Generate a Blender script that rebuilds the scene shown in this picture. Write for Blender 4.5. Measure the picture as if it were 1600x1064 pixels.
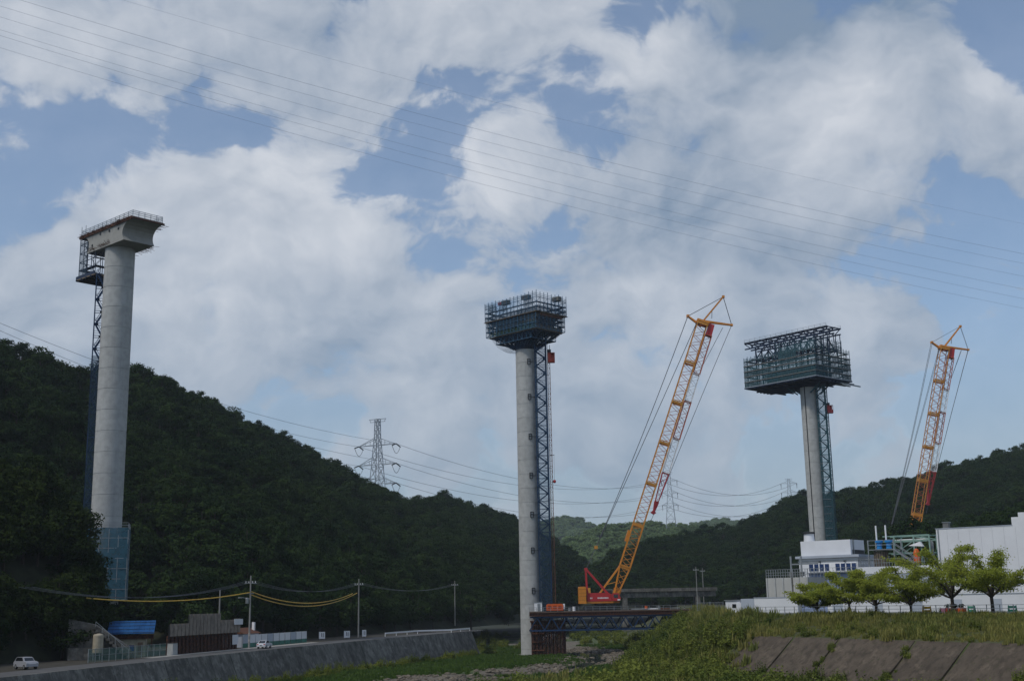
import bpy, math, random
from mathutils import Vector, Matrix, noise as mnoise
for o in list(bpy.data.objects):
    bpy.data.objects.remove(o)
S = bpy.context.scene
COL = S.collection
R = math.radians
# ------------------------------------------------------------------ camera
F = 1906.0                                   # focal length in pixels of the 1600 x 1064 photograph
PITCH, ROLL = R(12.1), R(1.03)
FWD = Vector((0, math.cos(PITCH), math.sin(PITCH)))
UP0 = Vector((0, -math.sin(PITCH), math.cos(PITCH)))
RT0 = Vector((1, 0, 0))
UPV = UP0 * math.cos(ROLL) + RT0 * math.sin(ROLL)
RTV = RT0 * math.cos(ROLL) - UP0 * math.sin(ROLL)
camd = bpy.data.cameras.new('camera')
cam = bpy.data.objects.new('camera', camd)
COL.objects.link(cam)
camd.sensor_width = 36
camd.lens = F / 1600 * 36
camd.clip_start = 0.5
camd.clip_end = 12000
m3 = Matrix((RTV, UPV, -FWD)).transposed()
cam.matrix_world = m3.to_4x4()
S.camera = cam

def ray(px, py):
    return FWD + RTV * ((px - 800) / F) + UPV * ((532 - py) / F)
def at(px, py, Y):                           # the point at distance Y that the photograph shows at (px, py)
    d = ray(px, py)
    return d * (Y / d.y)
def gz(px, py, z):                           # the point of height z (eye = 0) seen at (px, py)
    d = ray(px, py)
    return d * (z / d.z)
def col(px, Y, z):                           # the point of height z and distance Y in image column px
    lo, hi = -1500.0, 1600.0
    for _ in range(40):
        mid = (lo + hi) / 2
        if at(px, mid, Y).z > z: lo = mid
        else: hi = mid
    return at(px, lo, Y)

# ------------------------------------------------------------------ world and sun
SUN_EL, SUN_AZ = R(53), R(-126)              # azimuth clockwise from +Y: behind the camera, to the left
W = bpy.data.worlds.new('World')
S.world = W
W.use_nodes = True
nt = W.node_tree
nt.nodes.clear()
class N:                                     # small wrapper to write node maths
    def __init__(s, t): s.t = t
    def link(s, a, b):
        if isinstance(a, (int, float)): b.default_value = a
        elif isinstance(a, (tuple, list)): b.default_value = a
        else: s.t.links.new(a, b)
    def m(s, op, a, b=None, c=None, clamp=False):
        n = s.t.nodes.new('ShaderNodeMath'); n.operation = op; n.use_clamp = clamp
        s.link(a, n.inputs[0])
        if b is not None: s.link(b, n.inputs[1])
        if c is not None: s.link(c, n.inputs[2])
        return n.outputs[0]
    def v(s, op, a, b=None, scale=None):
        n = s.t.nodes.new('ShaderNodeVectorMath'); n.operation = op
        s.link(a, n.inputs[0])
        if b is not None: s.link(b, n.inputs[1])
        if scale is not None: s.link(scale, n.inputs['Scale'])
        return n.outputs['Value'] if op in ('DOT_PRODUCT', 'LENGTH') else n.outputs[0]
    def noise(s, vec, scale, detail=4, rough=.5, dist=0, out=0):
        n = s.t.nodes.new('ShaderNodeTexNoise')
        if vec is not None: s.link(vec, n.inputs['Vector'])
        n.inputs['Scale'].default_value = scale; n.inputs['Detail'].default_value = detail
        n.inputs['Roughness'].default_value = rough; n.inputs['Distortion'].default_value = dist
        return n.outputs[out]
    def mix(s, f, a, b, mode='MIX'):
        n = s.t.nodes.new('ShaderNodeMix'); n.data_type = 'RGBA'; n.blend_type = mode
        s.link(f, n.inputs[0]); s.link(a, n.inputs[6]); s.link(b, n.inputs[7])
        return n.outputs[2]
    def ss(s, x, lo, hi):
        n = s.t.nodes.new('ShaderNodeMapRange'); n.interpolation_type = 'SMOOTHSTEP'
        s.link(x, n.inputs[0]); n.inputs[1].default_value = lo; n.inputs[2].default_value = hi
        return n.outputs[0]
w = N(nt)
tc = nt.nodes.new('ShaderNodeTexCoord')
D0 = tc.outputs['Generated']
sky = nt.nodes.new('ShaderNodeTexSky')
sky.sky_type = 'NISHITA'; sky.sun_disc = False
sky.sun_elevation = SUN_EL; sky.sun_rotation = SUN_AZ
sky.air_density = 1.0; sky.dust_density = .9; sky.ozone_density = 2.2
warpn = w.noise(D0, 7, 4, .55, 0, 1)
Dw = w.v('NORMALIZE', w.v('ADD', D0, w.v('SCALE', w.v('SUBTRACT', warpn, (.5, .5, .5)), scale=.085)))
Ds = w.v('MULTIPLY', Dw, (1, 1, 1.35))
LGT = Vector((-.35, -.1, .55)).normalized()
def field(off):
    p = w.v('ADD', Ds, tuple(LGT * off)) if off else Ds
    det = w.noise(p, 9.5, 9, .56)
    vn = nt.nodes.new('ShaderNodeTexVoronoi'); vn.feature = 'F1'; vn.normalize = True
    vn.inputs['Scale'].default_value = 20; vn.inputs['Detail'].default_value = 2; vn.inputs['Roughness'].default_value = .5
    nt.links.new(p, vn.inputs['Vector'])
    return w.m('ADD', w.m('MULTIPLY', w.m('SUBTRACT', det, .5), 2.7), w.m('MULTIPLY', w.m('SUBTRACT', .36, vn.outputs['Distance']), .8))
f0 = field(0); f1 = field(.022)
# where this sky is closed and where it is open: (column, row, radius, amount)
BL = [(110, 70, 150, .42), (330, 60, 150, .3), (690, 40, 190, .42), (560, 90, 130, .2), (900, 40, 150, .4), (420, 330, 110, .42), (220, 330, 110, .34), (60, 440, 130, .5),
      (400, 460, 190, .75), (560, 400, 120, .42), (740, 310, 85, .46), (1000, 330, 150, .45), (1290, 190, 170, .6), (1450, 250, 130, .4), (1540, 130, 100, .45), (1100, 90, 110, .25),
      (640, 630, 90, .7), (720, 530, 100, .55), (1010, 460, 120, .5), (1110, 420, 120, .3), (1335, 540, 90, .8), (230, 510, 90, .5), (1240, 330, 160, .4), (900, 580, 170, .5), (1130, 640, 150, .35), (1580, 640, 60, .3), (60, 520, 70, .3),
      (110, 225, 105, -.75), (330, 190, 60, -.3), (590, 255, 80, -.8), (520, 300, 45, -.3), (945, 165, 70, -.6), (850, 250, 70, -.3), (680, 390, 60, -.5), (880, 320, 60, -.5), (1090, 160, 40, -.5),
      (1570, 15, 70, -.6), (1500, 440, 130, -.4), (420, 640, 170, -.4), (1190, 720, 120, -.25), (1460, 620, 120, -.35), (1560, 350, 80, -.4), (820, 690, 120, -.2), (700, 200, 60, -.2), (330, 690, 120, -.2), (1390, 70, 40, -.25)]
tot = f0
blob = None
for (bx_, by_, br, ba) in BL:
    c = ray(bx_, by_).normalized()
    ba *= .66 if ba > 0 else .72
    k = 1 / (br / F * .72) ** 2
    e = w.m('MULTIPLY', w.m('EXPONENT', w.m('MULTIPLY', w.m('SUBTRACT', w.v('DOT_PRODUCT', Dw, tuple(c)), 1), k)), ba)
    blob = e if blob is None else w.m('ADD', blob, e)
sepz = nt.nodes.new('ShaderNodeSeparateXYZ'); nt.links.new(D0, sepz.inputs[0])
veil = w.m('SUBTRACT', 1, w.ss(sepz.outputs[2], .02, .34))          # thicker air towards the horizon
dens = w.m('SUBTRACT', w.m('ADD', w.m('ADD', f0, blob), -.02), w.m('MULTIPLY', veil, -.13))
cover = w.m('ADD', w.m('MULTIPLY', w.ss(dens, -.3, .35), .55), w.m('MULTIPLY', w.ss(dens, -.03, .17), .4))
cover = w.m('MAXIMUM', cover, .27)
rel = w.m('MULTIPLY', w.m('SUBTRACT', f0, f1), .58)
shade = w.m('ADD', .5, rel)
tone = None                                                          # sunlit crowns and shaded bases of the larger clouds
for (bx_, by_, br, ba) in [(1320, 120, 90, .38), (1250, 190, 90, .3), (1330, 230, 90, .25), (470, 290, 90, .25), (400, 380, 90, .2), (540, 350, 70, .3), (300, 440, 80, .28), (740, 280, 60, .35), (1010, 465, 90, .38), (630, 620, 60, .28),
                           (1540, 80, 80, .36), (690, 60, 130, .2), (960, 80, 90, .22), (70, 110, 110, .2), (1330, 490, 60, .3), (200, 270, 80, .25), (1120, 110, 70, .15), (710, 500, 70, .2), (230, 500, 50, .2),
                           (1240, 15, 130, -.75), (1430, 0, 80, -.45), (1080, 320, 110, -.22), (560, 30, 110, -.16), (530, 500, 120, -.14), (980, 390, 110, -.15), (1180, 360, 120, -.15), (1560, 300, 120, -.2), (1400, 470, 120, -.2), (860, 600, 160, -.1), (120, 400, 110, -.08), (1480, 330, 90, -.12)]:
    c = ray(bx_, by_).normalized()
    k = 1 / (br / F * .8) ** 2
    e = w.m('MULTIPLY', w.m('EXPONENT', w.m('MULTIPLY', w.m('SUBTRACT', w.v('DOT_PRODUCT', Dw, tuple(c)), 1), k)), ba)
    tone = e if tone is None else w.m('ADD', tone, e)
shade = w.m('ADD', shade, tone)
shade = w.m('MULTIPLY', w.m('MULTIPLY', shade, 1, clamp=True), w.m('ADD', .5, w.m('MULTIPLY', w.ss(dens, -.05, .2), .5)))
ccol = w.mix(shade, (.235, .315, .425, 1), (.72, .75, .80, 1))
ccol = w.mix(w.m('MULTIPLY', veil, .5), ccol, (.255, .34, .46, 1))
cover = w.m('MAXIMUM', cover, w.m('MULTIPLY', veil, .85))
b1 = nt.nodes.new('ShaderNodeBackground'); b2 = nt.nodes.new('ShaderNodeBackground')
nt.links.new(sky.outputs[0], b1.inputs[0]); b1.inputs[1].default_value = .135
nt.links.new(ccol, b2.inputs[0]); b2.inputs[1].default_value = 1
ms = nt.nodes.new('ShaderNodeMixShader')
nt.links.new(w.m('MULTIPLY', cover, .93), ms.inputs[0]); nt.links.new(b1.outputs[0], ms.inputs[1]); nt.links.new(b2.outputs[0], ms.inputs[2])
W.cycles.sampling_method = 'MANUAL'; W.cycles.sample_map_resolution = 512
wo = nt.nodes.new('ShaderNodeOutputWorld')
nt.links.new(ms.outputs[0], wo.inputs[0])
sd = bpy.data.lights.new('sun', 'SUN')
sd.energy = 2.0; sd.angle = R(6); sd.color = (1, .95, .87)
sun = bpy.data.objects.new('sun', sd)
COL.objects.link(sun)
sdir = Vector((math.sin(SUN_AZ) * math.cos(SUN_EL), math.cos(SUN_AZ) * math.cos(SUN_EL), math.sin(SUN_EL)))
sun.rotation_euler = sdir.to_track_quat('Z', 'Y').to_euler()
S.view_settings.view_transform = 'Standard'
S.view_settings.look = 'None'
S.view_settings.exposure = -0.1
S.view_settings.gamma = 1
S.render.engine = 'CYCLES'
S.cycles.use_denoising = True
S.cycles.max_bounces = 6
S.cycles.transparent_max_bounces = 16
S.cycles.volume_bounces = 1

# ------------------------------------------------------------------ materials
MATS = {}
def mat(name, c, rough=.8, metal=0, var=.12, nscale=1.5, bump=0, c2=None, kind=None, spec=.3, alpha=None):
    if name in MATS: return MATS[name]
    m = bpy.data.materials.new(name); m.use_nodes = True
    t = m.node_tree; q = N(t)
    b = t.nodes['Principled BSDF']
    b.inputs['Roughness'].default_value = rough; b.inputs['Metallic'].default_value = metal
    b.inputs['Specular IOR Level'].default_value = spec
    tcn = t.nodes.new('ShaderNodeTexCoord'); oi = t.nodes.new('ShaderNodeObjectInfo')
    geo = t.nodes.new('ShaderNodeNewGeometry')
    P = geo.outputs['Position']
    c1 = tuple(c) + (1,)
    n1 = q.noise(P, nscale, 6, .6)
    if c2 is None: c2 = tuple(x * (1 - 2.2 * var) for x in c)
    base = q.mix(q.ss(n1, .35, .68), c1, tuple(c2) + (1,))
    if kind == 'concrete':                   # rain streaks running down, blotches
        st = q.noise(q.v('MULTIPLY', P, (1.5, 1.5, .06)), 1.4, 5, .65)
        base = q.mix(q.m('MULTIPLY', q.ss(st, .5, .75), .28), base, tuple(x * .52 for x in c) + (1,))
        bl = q.noise(P, .22, 3, .5)
        base = q.mix(q.m('MULTIPLY', q.ss(bl, .5, .75), .16), base, tuple(x * .72 for x in c) + (1,))
    if kind == 'old':                        # weathered slab: runs of dirt, moss and pale worn patches
        st = q.noise(q.v('MULTIPLY', P, (1.0, 1.0, .12)), 1.1, 7, .7)
        base = q.mix(q.m('MULTIPLY', q.ss(st, .46, .62), .75), base, tuple(x * .45 for x in c) + (1,))
        pt_ = q.noise(P, .55, 6, .7)
        base = q.mix(q.m('MULTIPLY', q.ss(pt_, .54, .68), .6), base, tuple(x * 1.55 for x in c) + (1,))
        ms_ = q.noise(P, 1.7, 6, .75)
        base = q.mix(q.m('MULTIPLY', q.ss(ms_, .56, .66), .6), base, (.03, .04, .014, 1))
    if kind == 'rust':
        bl = q.noise(P, 3.5, 5, .6)
        base = q.mix(q.ss(bl, .45, .62), base, (.09, .035, .018, 1))
    rv = q.m('ADD', q.m('MULTIPLY', oi.outputs['Random'], var * 1.4), 1 - var * .7)
    base = q.mix(1, base, base) if False else base
    hs = t.nodes.new('ShaderNodeHueSaturation')
    q.link(rv, hs.inputs['Value']); q.link(base, hs.inputs['Color'])
    t.links.new(hs.outputs[0], b.inputs['Base Color'])
    if bump:
        bn = t.nodes.new('ShaderNodeBump'); bn.inputs['Strength'].default_value = bump; bn.inputs['Distance'].default_value = .08
        t.links.new(q.noise(P, nscale * 6, 5, .6), bn.inputs['Height']); t.links.new(bn.outputs[0], b.inputs['Normal'])
    if alpha is not None:                    # netting and mesh: a woven sheet that lets part of the light through
        tr = t.nodes.new('ShaderNodeBsdfTransparent'); mx = t.nodes.new('ShaderNodeMixShader')
        wv = q.noise(P, .9, 4, .6)
        q.link(q.m('ADD', q.m('MULTIPLY', q.m('SUBTRACT', wv, .5), .35), alpha, clamp=True), mx.inputs[0])
        t.links.new(tr.outputs[0], mx.inputs[1]); t.links.new(b.outputs[0], mx.inputs[2])
        t.links.new(mx.outputs[0], t.nodes['Material Output'].inputs[0])
    MATS[name] = m
    return m
def leafmat(name, c, c2, var=.35, trans=.25):
    m = bpy.data.materials.new(name); m.use_nodes = True
    t = m.node_tree; q = N(t); b = t.nodes['Principled BSDF']
    b.inputs['Roughness'].default_value = .8; b.inputs['Specular IOR Level'].default_value = .03
    oi = t.nodes.new('ShaderNodeObjectInfo'); geo = t.nodes.new('ShaderNodeNewGeometry')
    big = q.noise(geo.outputs['Position'], .05, 3, .6)
    f = q.m('ADD', q.m('MULTIPLY', oi.outputs['Random'], .6), q.m('MULTIPLY', q.ss(big, .35, .65), .4))
    base = q.mix(f, tuple(c) + (1,), tuple(c2) + (1,))
    sm = q.noise(geo.outputs['Position'], 1.3, 3, .6)
    hs = t.nodes.new('ShaderNodeHueSaturation')
    q.link(q.m('ADD', q.m('MULTIPLY', q.m('SUBTRACT', sm, .5), var * 2), 1), hs.inputs['Value']); q.link(base, hs.inputs['Color'])
    t.links.new(hs.outputs[0], b.inputs['Base Color'])
    tl = t.nodes.new('ShaderNodeBsdfTranslucent'); t.links.new(hs.outputs[0], tl.inputs[0])
    mx = t.nodes.new('ShaderNodeMixShader'); mx.inputs[0].default_value = trans
    t.links.new(b.outputs[0], mx.inputs[1]); t.links.new(tl.outputs[0], mx.inputs[2])
    t.links.new(mx.outputs[0], t.nodes['Material Output'].inputs[0])
    MATS[name] = m
    return m
CONC = mat('pier_concrete', (.40, .41, .40), .85, var=.08, nscale=.8, bump=.1, kind='concrete')
CONCD = mat('girder_concrete', (.30, .30, .28), .85, var=.05, nscale=.6, bump=.12, kind='concrete')
CONCW = mat('river_wall_concrete', (.17, .165, .15), .9, var=.28, nscale=.5, bump=.4, kind='old')
REVET = mat('revetment_concrete', (.088, .070, .052), .92, var=.14, nscale=.45, bump=.5, kind='old')
STEELB = mat('blue_steel', (.02, .05, .115), .5, .3, .12)
STEELN = mat('navy_steel', (.018, .032, .065), .55, .3, .12)
STEELT = mat('teal_steel', (.035, .10, .125), .55, .3, .12)
STEELS = mat('sky_blue_scaffold', (.035, .10, .17), .5, .2, .12)
GALV = mat('galvanised_steel', (.30, .32, .33), .45, .6, .08)
DARKM = mat('dark_metal', (.03, .032, .035), .6, .2)
WIRE = mat('wire_metal', (.10, .11, .13), .6, .3)
WIREP = mat('pale_blue_conductor', (.30, .35, .42), .6, .2)  # light bluish grey that keeps the overhead wires faint
RUST = mat('rusty_steel', (.13, .055, .03), .85, .1, .1, kind='rust')
RUSTD = mat('brown_sheet_pile', (.04, .02, .016), .85, .1, .1, kind='rust')
BOARD = mat('scaffold_boards', (.19, .15, .11), .85, 0, .14)
NETB = mat('blue_net', (.02, .05, .085), .8, alpha=.55)
NETT = mat('teal_net', (.03, .115, .14), .8, alpha=.42)
NETT2 = mat('dense_teal_net', (.02, .065, .08), .8, alpha=.8)
NETG = mat('green_net', (.018, .05, .028), .8, alpha=.75)
NETBASE = mat('blue_green_net', (.035, .12, .17), .8, alpha=.78)
FINENET = mat('fine_guard_mesh', (.08, .13, .19), .8, alpha=.22)
PANELG = mat('grey_form_panel', (.13, .135, .13), .8, 0, .12)
YEL = mat('crane_yellow', (.60, .22, .012), .45, 0, .06, spec=.5)
YELP = mat('sky_paled_crane_yellow', (.58, .27, .045), .5, 0, .08)  # same crane paint, bright sky behind the boom put into the colour
CRED = mat('crane_red', (.42, .02, .022), .45, 0, .06, spec=.5)
PINK = mat('pinkish_red_lattice', (.42, .11, .06), .55, 0, .08)  # jib red; also upper boom lacing, tinted as it looks against bright sky
WHT = mat('white_paint', (.75, .76, .77), .55, 0, .03)
ORNG = mat('orange_paint', (.62, .11, .02), .5, 0, .06)
WALLW = mat('white_cladding', (.63, .645, .67), .6, 0, .03, nscale=.3)
JOINT = mat('cladding_seam', (.46, .475, .50), .7, 0, .03)
WALLB = mat('blue_grey_cladding', (.24, .30, .46), .6, 0, .03, nscale=.3)
WALLG = mat('grey_cladding', (.36, .40, .46), .65, 0, .04, nscale=.3)
BLUEP = mat('window_blue', (.02, .045, .13), .25, 0, .15, spec=.6)
TANKB = mat('bright_blue_tank', (.02, .22, .55), .4, 0, .05)
TARP = mat('bright_blue_tin', (.012, .095, .27), .55, 0, .08)
GRNST = mat('pale_green_steel', (.20, .32, .27), .6, 0, .08)
ASPH = mat('asphalt', (.10, .10, .10), .9, 0, .1, nscale=.6, bump=.1)
SOIL = mat('forest_soil', (.03, .035, .018), .95, 0, .2, nscale=.4)
GLASS = mat('dark_glass', (.015, .018, .022), .08, 0, .05, spec=.8)
RUBBER = mat('rubber', (.02, .02, .02), .8)
LEAF = leafmat('forest_leaf', (.010, .024, .008), (.033, .056, .015), var=.22, trans=.12)
LEAFD = leafmat('dark_leaf', (.012, .024, .007), (.036, .052, .012), var=.2, trans=.12)
LEAFL = leafmat('pale_sunlit_leaf', (.10, .155, .065), (.15, .21, .09))  # sunlit patch on the far hill put into a lighter leaf colour
LEAFC = leafmat('cherry_leaf', (.235, .28, .04), (.31, .335, .05), trans=.5)
LEAFB = leafmat('bush_leaf', (.035, .065, .015), (.20, .225, .045), trans=.3)
GRASSM = leafmat('tall_grass', (.10, .135, .032), (.29, .26, .08), trans=.3)
GRASSG = leafmat('river_grass', (.05, .095, .018), (.085, .135, .03), trans=.3)
BARK = mat('bark', (.055, .045, .035), .9, 0, .15, nscale=4, bump=.3)

# ------------------------------------------------------------------ mesh helpers
class MB:
    def __init__(s): s.v = []; s.f = []
    def box(s, c, d, rz=0, M=None):
        c = Vector(c); n = len(s.v)
        rm = Matrix.Rotation(rz, 3, 'Z') if M is None else M
        for x in (-1, 1):
            for y in (-1, 1):
                for z in (-1, 1):
                    s.v.append(c + rm @ Vector((x * d[0] / 2, y * d[1] / 2, z * d[2] / 2)))
        for q in ((0, 1, 3, 2), (4, 6, 7, 5), (0, 4, 5, 1), (2, 3, 7, 6), (0, 2, 6, 4), (1, 5, 7, 3)):
            s.f.append(tuple(n + i for i in q))
        return s
    def bar(s, p, q, wd, hg=None):
        p, q = Vector(p), Vector(q); d = q - p
        if d.length < 1e-6: return s
        M = d.to_track_quat('X', 'Z').to_matrix()
        return s.box((p + q) / 2, (d.length, wd, hg or wd), M=M)
    def path(s, pts, rad, n=6, cap=True):
        pts = [Vector(p) for p in pts]; base = len(s.v)
        for i, p in enumerate(pts):
            d = (pts[min(i + 1, len(pts) - 1)] - pts[max(i - 1, 0)]).normalized()
            a = d.orthogonal().normalized() if abs(d.z) < .99 else Vector((1, 0, 0))
            if abs(d.z) < .99: a = d.cross(Vector((0, 0, 1))).normalized()
            b = d.cross(a)
            r = rad[i] if isinstance(rad, (list, tuple)) else rad
            for k in range(n):
                t = 2 * math.pi * k / n
                s.v.append(p + a * (r * math.cos(t)) + b * (r * math.sin(t)))
        for i in range(len(pts) - 1):
            for k in range(n):
                o = base + i * n
                s.f.append((o + k, o + (k + 1) % n, o + n + (k + 1) % n, o + n + k))
        if cap:
            s.f.append(tuple(base + k for k in range(n - 1, -1, -1)))
            s.f.append(tuple(base + (len(pts) - 1) * n + k for k in range(n)))
        return s
    def prism(s, prof, o, ax, ay, ex):       # polygon prof in the (ax, ay) plane at o, extruded along ex
        o, ax, ay, ex = Vector(o), Vector(ax), Vector(ay), Vector(ex); n = len(s.v); k = len(prof)
        for e in (Vector(), ex):
            for (a, b) in prof: s.v.append(o + ax * a + ay * b + e)
        s.f.append(tuple(n + i for i in range(k - 1, -1, -1))); s.f.append(tuple(n + k + i for i in range(k)))
        for i in range(k):
            j = (i + 1) % k
            s.f.append((n + i, n + j, n + k + j, n + k + i))
        return s
    def lathe(s, prof, n=24, o=(0, 0, 0)):
        o = Vector(o); base = len(s.v)
        for (r, z) in prof:
            for k in range(n):
                t = 2 * math.pi * k / n
                s.v.append(o + Vector((r * math.cos(t), r * math.sin(t), z)))
        for i in range(len(prof) - 1):
            for k in range(n):
                a = base + i * n
                s.f.append((a + k, a + (k + 1) % n, a + n + (k + 1) % n, a + n + k))
        s.f.append(tuple(base + k for k in range(n - 1, -1, -1)))
        s.f.append(tuple(base + (len(prof) - 1) * n + k for k in range(n)))
        return s
    def quad(s, a, b, c, d):
        n = len(s.v); s.v += [Vector(a), Vector(b), Vector(c), Vector(d)]; s.f.append((n, n + 1, n + 2, n + 3)); return s
    def mesh(s, name, m, smooth=False):
        me = bpy.data.meshes.new(name); me.from_pydata([tuple(p) for p in s.v], [], s.f)
        ml = m if isinstance(m, (list, tuple)) else [m]
        for x in ml: me.materials.append(x)
        if smooth: me.polygons.foreach_set('use_smooth', [True] * len(me.polygons))
        me.update(); return me
    def build(s, name, m, parent=None, smooth=False):
        return obj(name, s.mesh(name, m, smooth), parent)
def obj(name, me, parent=None, loc=None):
    o = bpy.data.objects.new(name, me); COL.objects.link(o)
    if parent is not None: o.parent = parent
    if loc is not None: o.location = loc
    return o
def tag(o, label=None, cat=None, group=None, kind=None):
    for k, x in (('label', label), ('category', cat), ('group', group), ('kind', kind)):
        if x: o[k] = x
    return o
def thing(name, label, cat, loc=(0, 0, 0), rz=0, group=None):
    o = bpy.data.objects.new(name, None); COL.objects.link(o)
    o.location = loc; o.rotation_euler = (0, 0, rz); o.empty_display_size = .5
    return tag(o, label, cat, group)
UNIT = {}
def bar(name, p, q, wd, m, parent, hg=None): # one straight member as an object of its own, all members share a mesh
    p, q = Vector(p), Vector(q); d = q - p
    if m.name not in UNIT: UNIT[m.name] = MB().box((0, 0, 0), (1, 1, 1)).mesh('bar', m)
    o = bpy.data.objects.new(name, UNIT[m.name]); COL.objects.link(o)
    if parent is not None: o.parent = parent
    o.location = (p + q) / 2; o.rotation_mode = 'QUATERNION'; o.rotation_quaternion = d.to_track_quat('X', 'Z')
    o.scale = (d.length, wd, hg or wd)
    return o
def slab(name, c, d, m, parent, rz=0):
    if m.name not in UNIT: UNIT[m.name] = MB().box((0, 0, 0), (1, 1, 1)).mesh('bar', m)
    o = bpy.data.objects.new(name, UNIT[m.name]); COL.objects.link(o)
    if parent is not None: o.parent = parent
    o.location = c; o.scale = d; o.rotation_euler = (0, 0, rz)
    return o
def fbm(p, sc, oc=4):
    return mnoise.fractal(Vector(p) * sc, 1.0, 2.0, oc)
def lerp(a, b, t): return a + (b - a) * t
def interp(tab, x):
    if x <= tab[0][0]: return tab[0][1:]
    for a, b in zip(tab, tab[1:]):
        if x <= b[0]:
            t = (x - a[0]) / (b[0] - a[0])
            return tuple(lerp(u, v, t) for u, v in zip(a[1:], b[1:]))
    return tab[-1][1:]
# ------------------------------------------------------------------ plants that are copied many times
random.seed(7)
PROTO = bpy.data.collections.new('plant_prototypes')   # never linked to the scene
def leafquad(v, f, c, nrm, sz, rnd):
    a = nrm.orthogonal().normalized(); b = nrm.cross(a)
    t = rnd.uniform(0, 6.28); a, b = a * math.cos(t) + b * math.sin(t), b * math.cos(t) - a * math.sin(t)
    k = len(v); e = rnd.uniform(.5, .75)
    v += [c - a * sz, c - b * sz * e, c + a * sz, c + b * sz * e]
    f.append((k, k + 1, k + 2, k + 3))
def clump(v, f, c, r, n, sz, rnd, flat=.75):
    for _ in range(n):
        d = Vector((rnd.gauss(0, 1), rnd.gauss(0, 1), rnd.gauss(.25, .9))).normalized()
        rr = r * rnd.uniform(.55, 1.08)
        p = c + Vector((d.x * rr, d.y * rr, d.z * rr * flat))
        nn = (d + Vector((rnd.gauss(0, .45), rnd.gauss(0, .45), rnd.gauss(.3, .4)))).normalized()
        leafquad(v, f, p, nn, sz * rnd.uniform(.7, 1.3), rnd)
def proto(name, mb_leaf, mb_wood, lm, wm=None):
    me = bpy.data.meshes.new(name)
    v = list(mb_leaf[0]); f = list(mb_leaf[1]); nl = len(f)
    if mb_wood is not None:
        k = len(v); v += mb_wood.v; f += [tuple(i + k for i in q) for q in mb_wood.f]
    me.from_pydata([tuple(p) for p in v], [], f)
    me.materials.append(lm)
    if wm: me.materials.append(wm)
    if wm:
        mi = [0] * nl + [1] * (len(f) - nl); me.polygons.foreach_set('material_index', mi)
    me.update()
    o = bpy.data.objects.new(name, me)
    return o
def coll(name, obs):
    c = bpy.data.collections.new(name)
    for o in obs: c.objects.link(o)
    return c
def crown(seed, Rr=4.0, H=9.5, nc=32, nl=52, sz=.31, tall=1.0):
    rnd = random.Random(seed); v = []; f = []; wd = MB()
    z0 = H * .52
    wd.path([(0, 0, -1.5), (.1, 0, H * .35), (0, .1, H * .75)], [.28, .2, .08], 5)
    lob = [(rnd.uniform(0, 6.28), rnd.uniform(.75, 1.2)) for _ in range(4)]
    for i in range(nc):
        a = rnd.uniform(0, 6.28); t = rnd.uniform(-.75, 1)
        rr = math.sqrt(max(0, 1 - t * t)) * rnd.uniform(.6, 1.0)
        k = 1 + .22 * math.sin(a * 2 + lob[0][0]) + .15 * math.sin(a * 3 + lob[1][0])
        c = Vector((math.cos(a) * rr * Rr * k, math.sin(a) * rr * Rr * k, z0 + t * H * .34 * tall * rnd.uniform(.85, 1.05)))
        if i < 8: wd.path([(0, 0, H * .4), c * .6 + Vector((0, 0, H * .2)), c], [.12, .07, .03], 4, False)
        clump(v, f, c, rnd.uniform(.28, .42) * Rr, nl, sz, rnd)
    return (v, f), wd
FT = coll('forest_trees', [proto('forest_tree', *crown(s, 3.6 + (s % 3) * .5, 8.5 + (s % 4) * 1.1), LEAF, BARK) for s in range(10)])
FD = coll('dark_forest_trees', [proto('dark_forest_tree', *crown(40 + s, 3.7 + (s % 3) * .4, 9 + (s % 4), 44, 64, .26), LEAFD, BARK) for s in range(5)])
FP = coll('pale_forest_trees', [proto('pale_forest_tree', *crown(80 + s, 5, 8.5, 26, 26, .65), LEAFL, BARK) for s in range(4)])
def bushmesh(seed, r=1.3, h=1.5, nc=12, nl=30, sz=.16):
    rnd = random.Random(seed); v = []; f = []
    for i in range(nc):
        a = rnd.uniform(0, 6.28); q = math.sqrt(rnd.random()) * r * .8
        clump(v, f, Vector((math.cos(a) * q, math.sin(a) * q, rnd.uniform(.2, .85) * h * (1 - .4 * (q / r) ** 2))), rnd.uniform(.3, .5) * r * .8, nl, sz, rnd, .9)
    for i in range(26):                      # upright shoots
        a = rnd.uniform(0, 6.28); q = math.sqrt(rnd.random()) * r * .8; hh = h * rnd.uniform(.9, 1.45)
        p = Vector((math.cos(a) * q, math.sin(a) * q, 0)); t = p + Vector((rnd.gauss(0, .18), rnd.gauss(0, .18), hh))
        sd_ = Vector((math.cos(a * 7), math.sin(a * 7), 0)) * .05
        k = len(v); v += [p - sd_, p + sd_, t]; f.append((k, k + 1, k + 2))
        for j in range(5): leafquad(v, f, p.lerp(t, .5 + j * .12), Vector((rnd.gauss(0, 1), rnd.gauss(0, 1), 1)).normalized(), sz, rnd)
    return (v, f), None
BU = coll('bushes', [proto('bush', *bushmesh(200 + s, 1.1 + .2 * (s % 3), 1.3 + .3 * (s % 4)), LEAFB) for s in range(6)])
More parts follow.
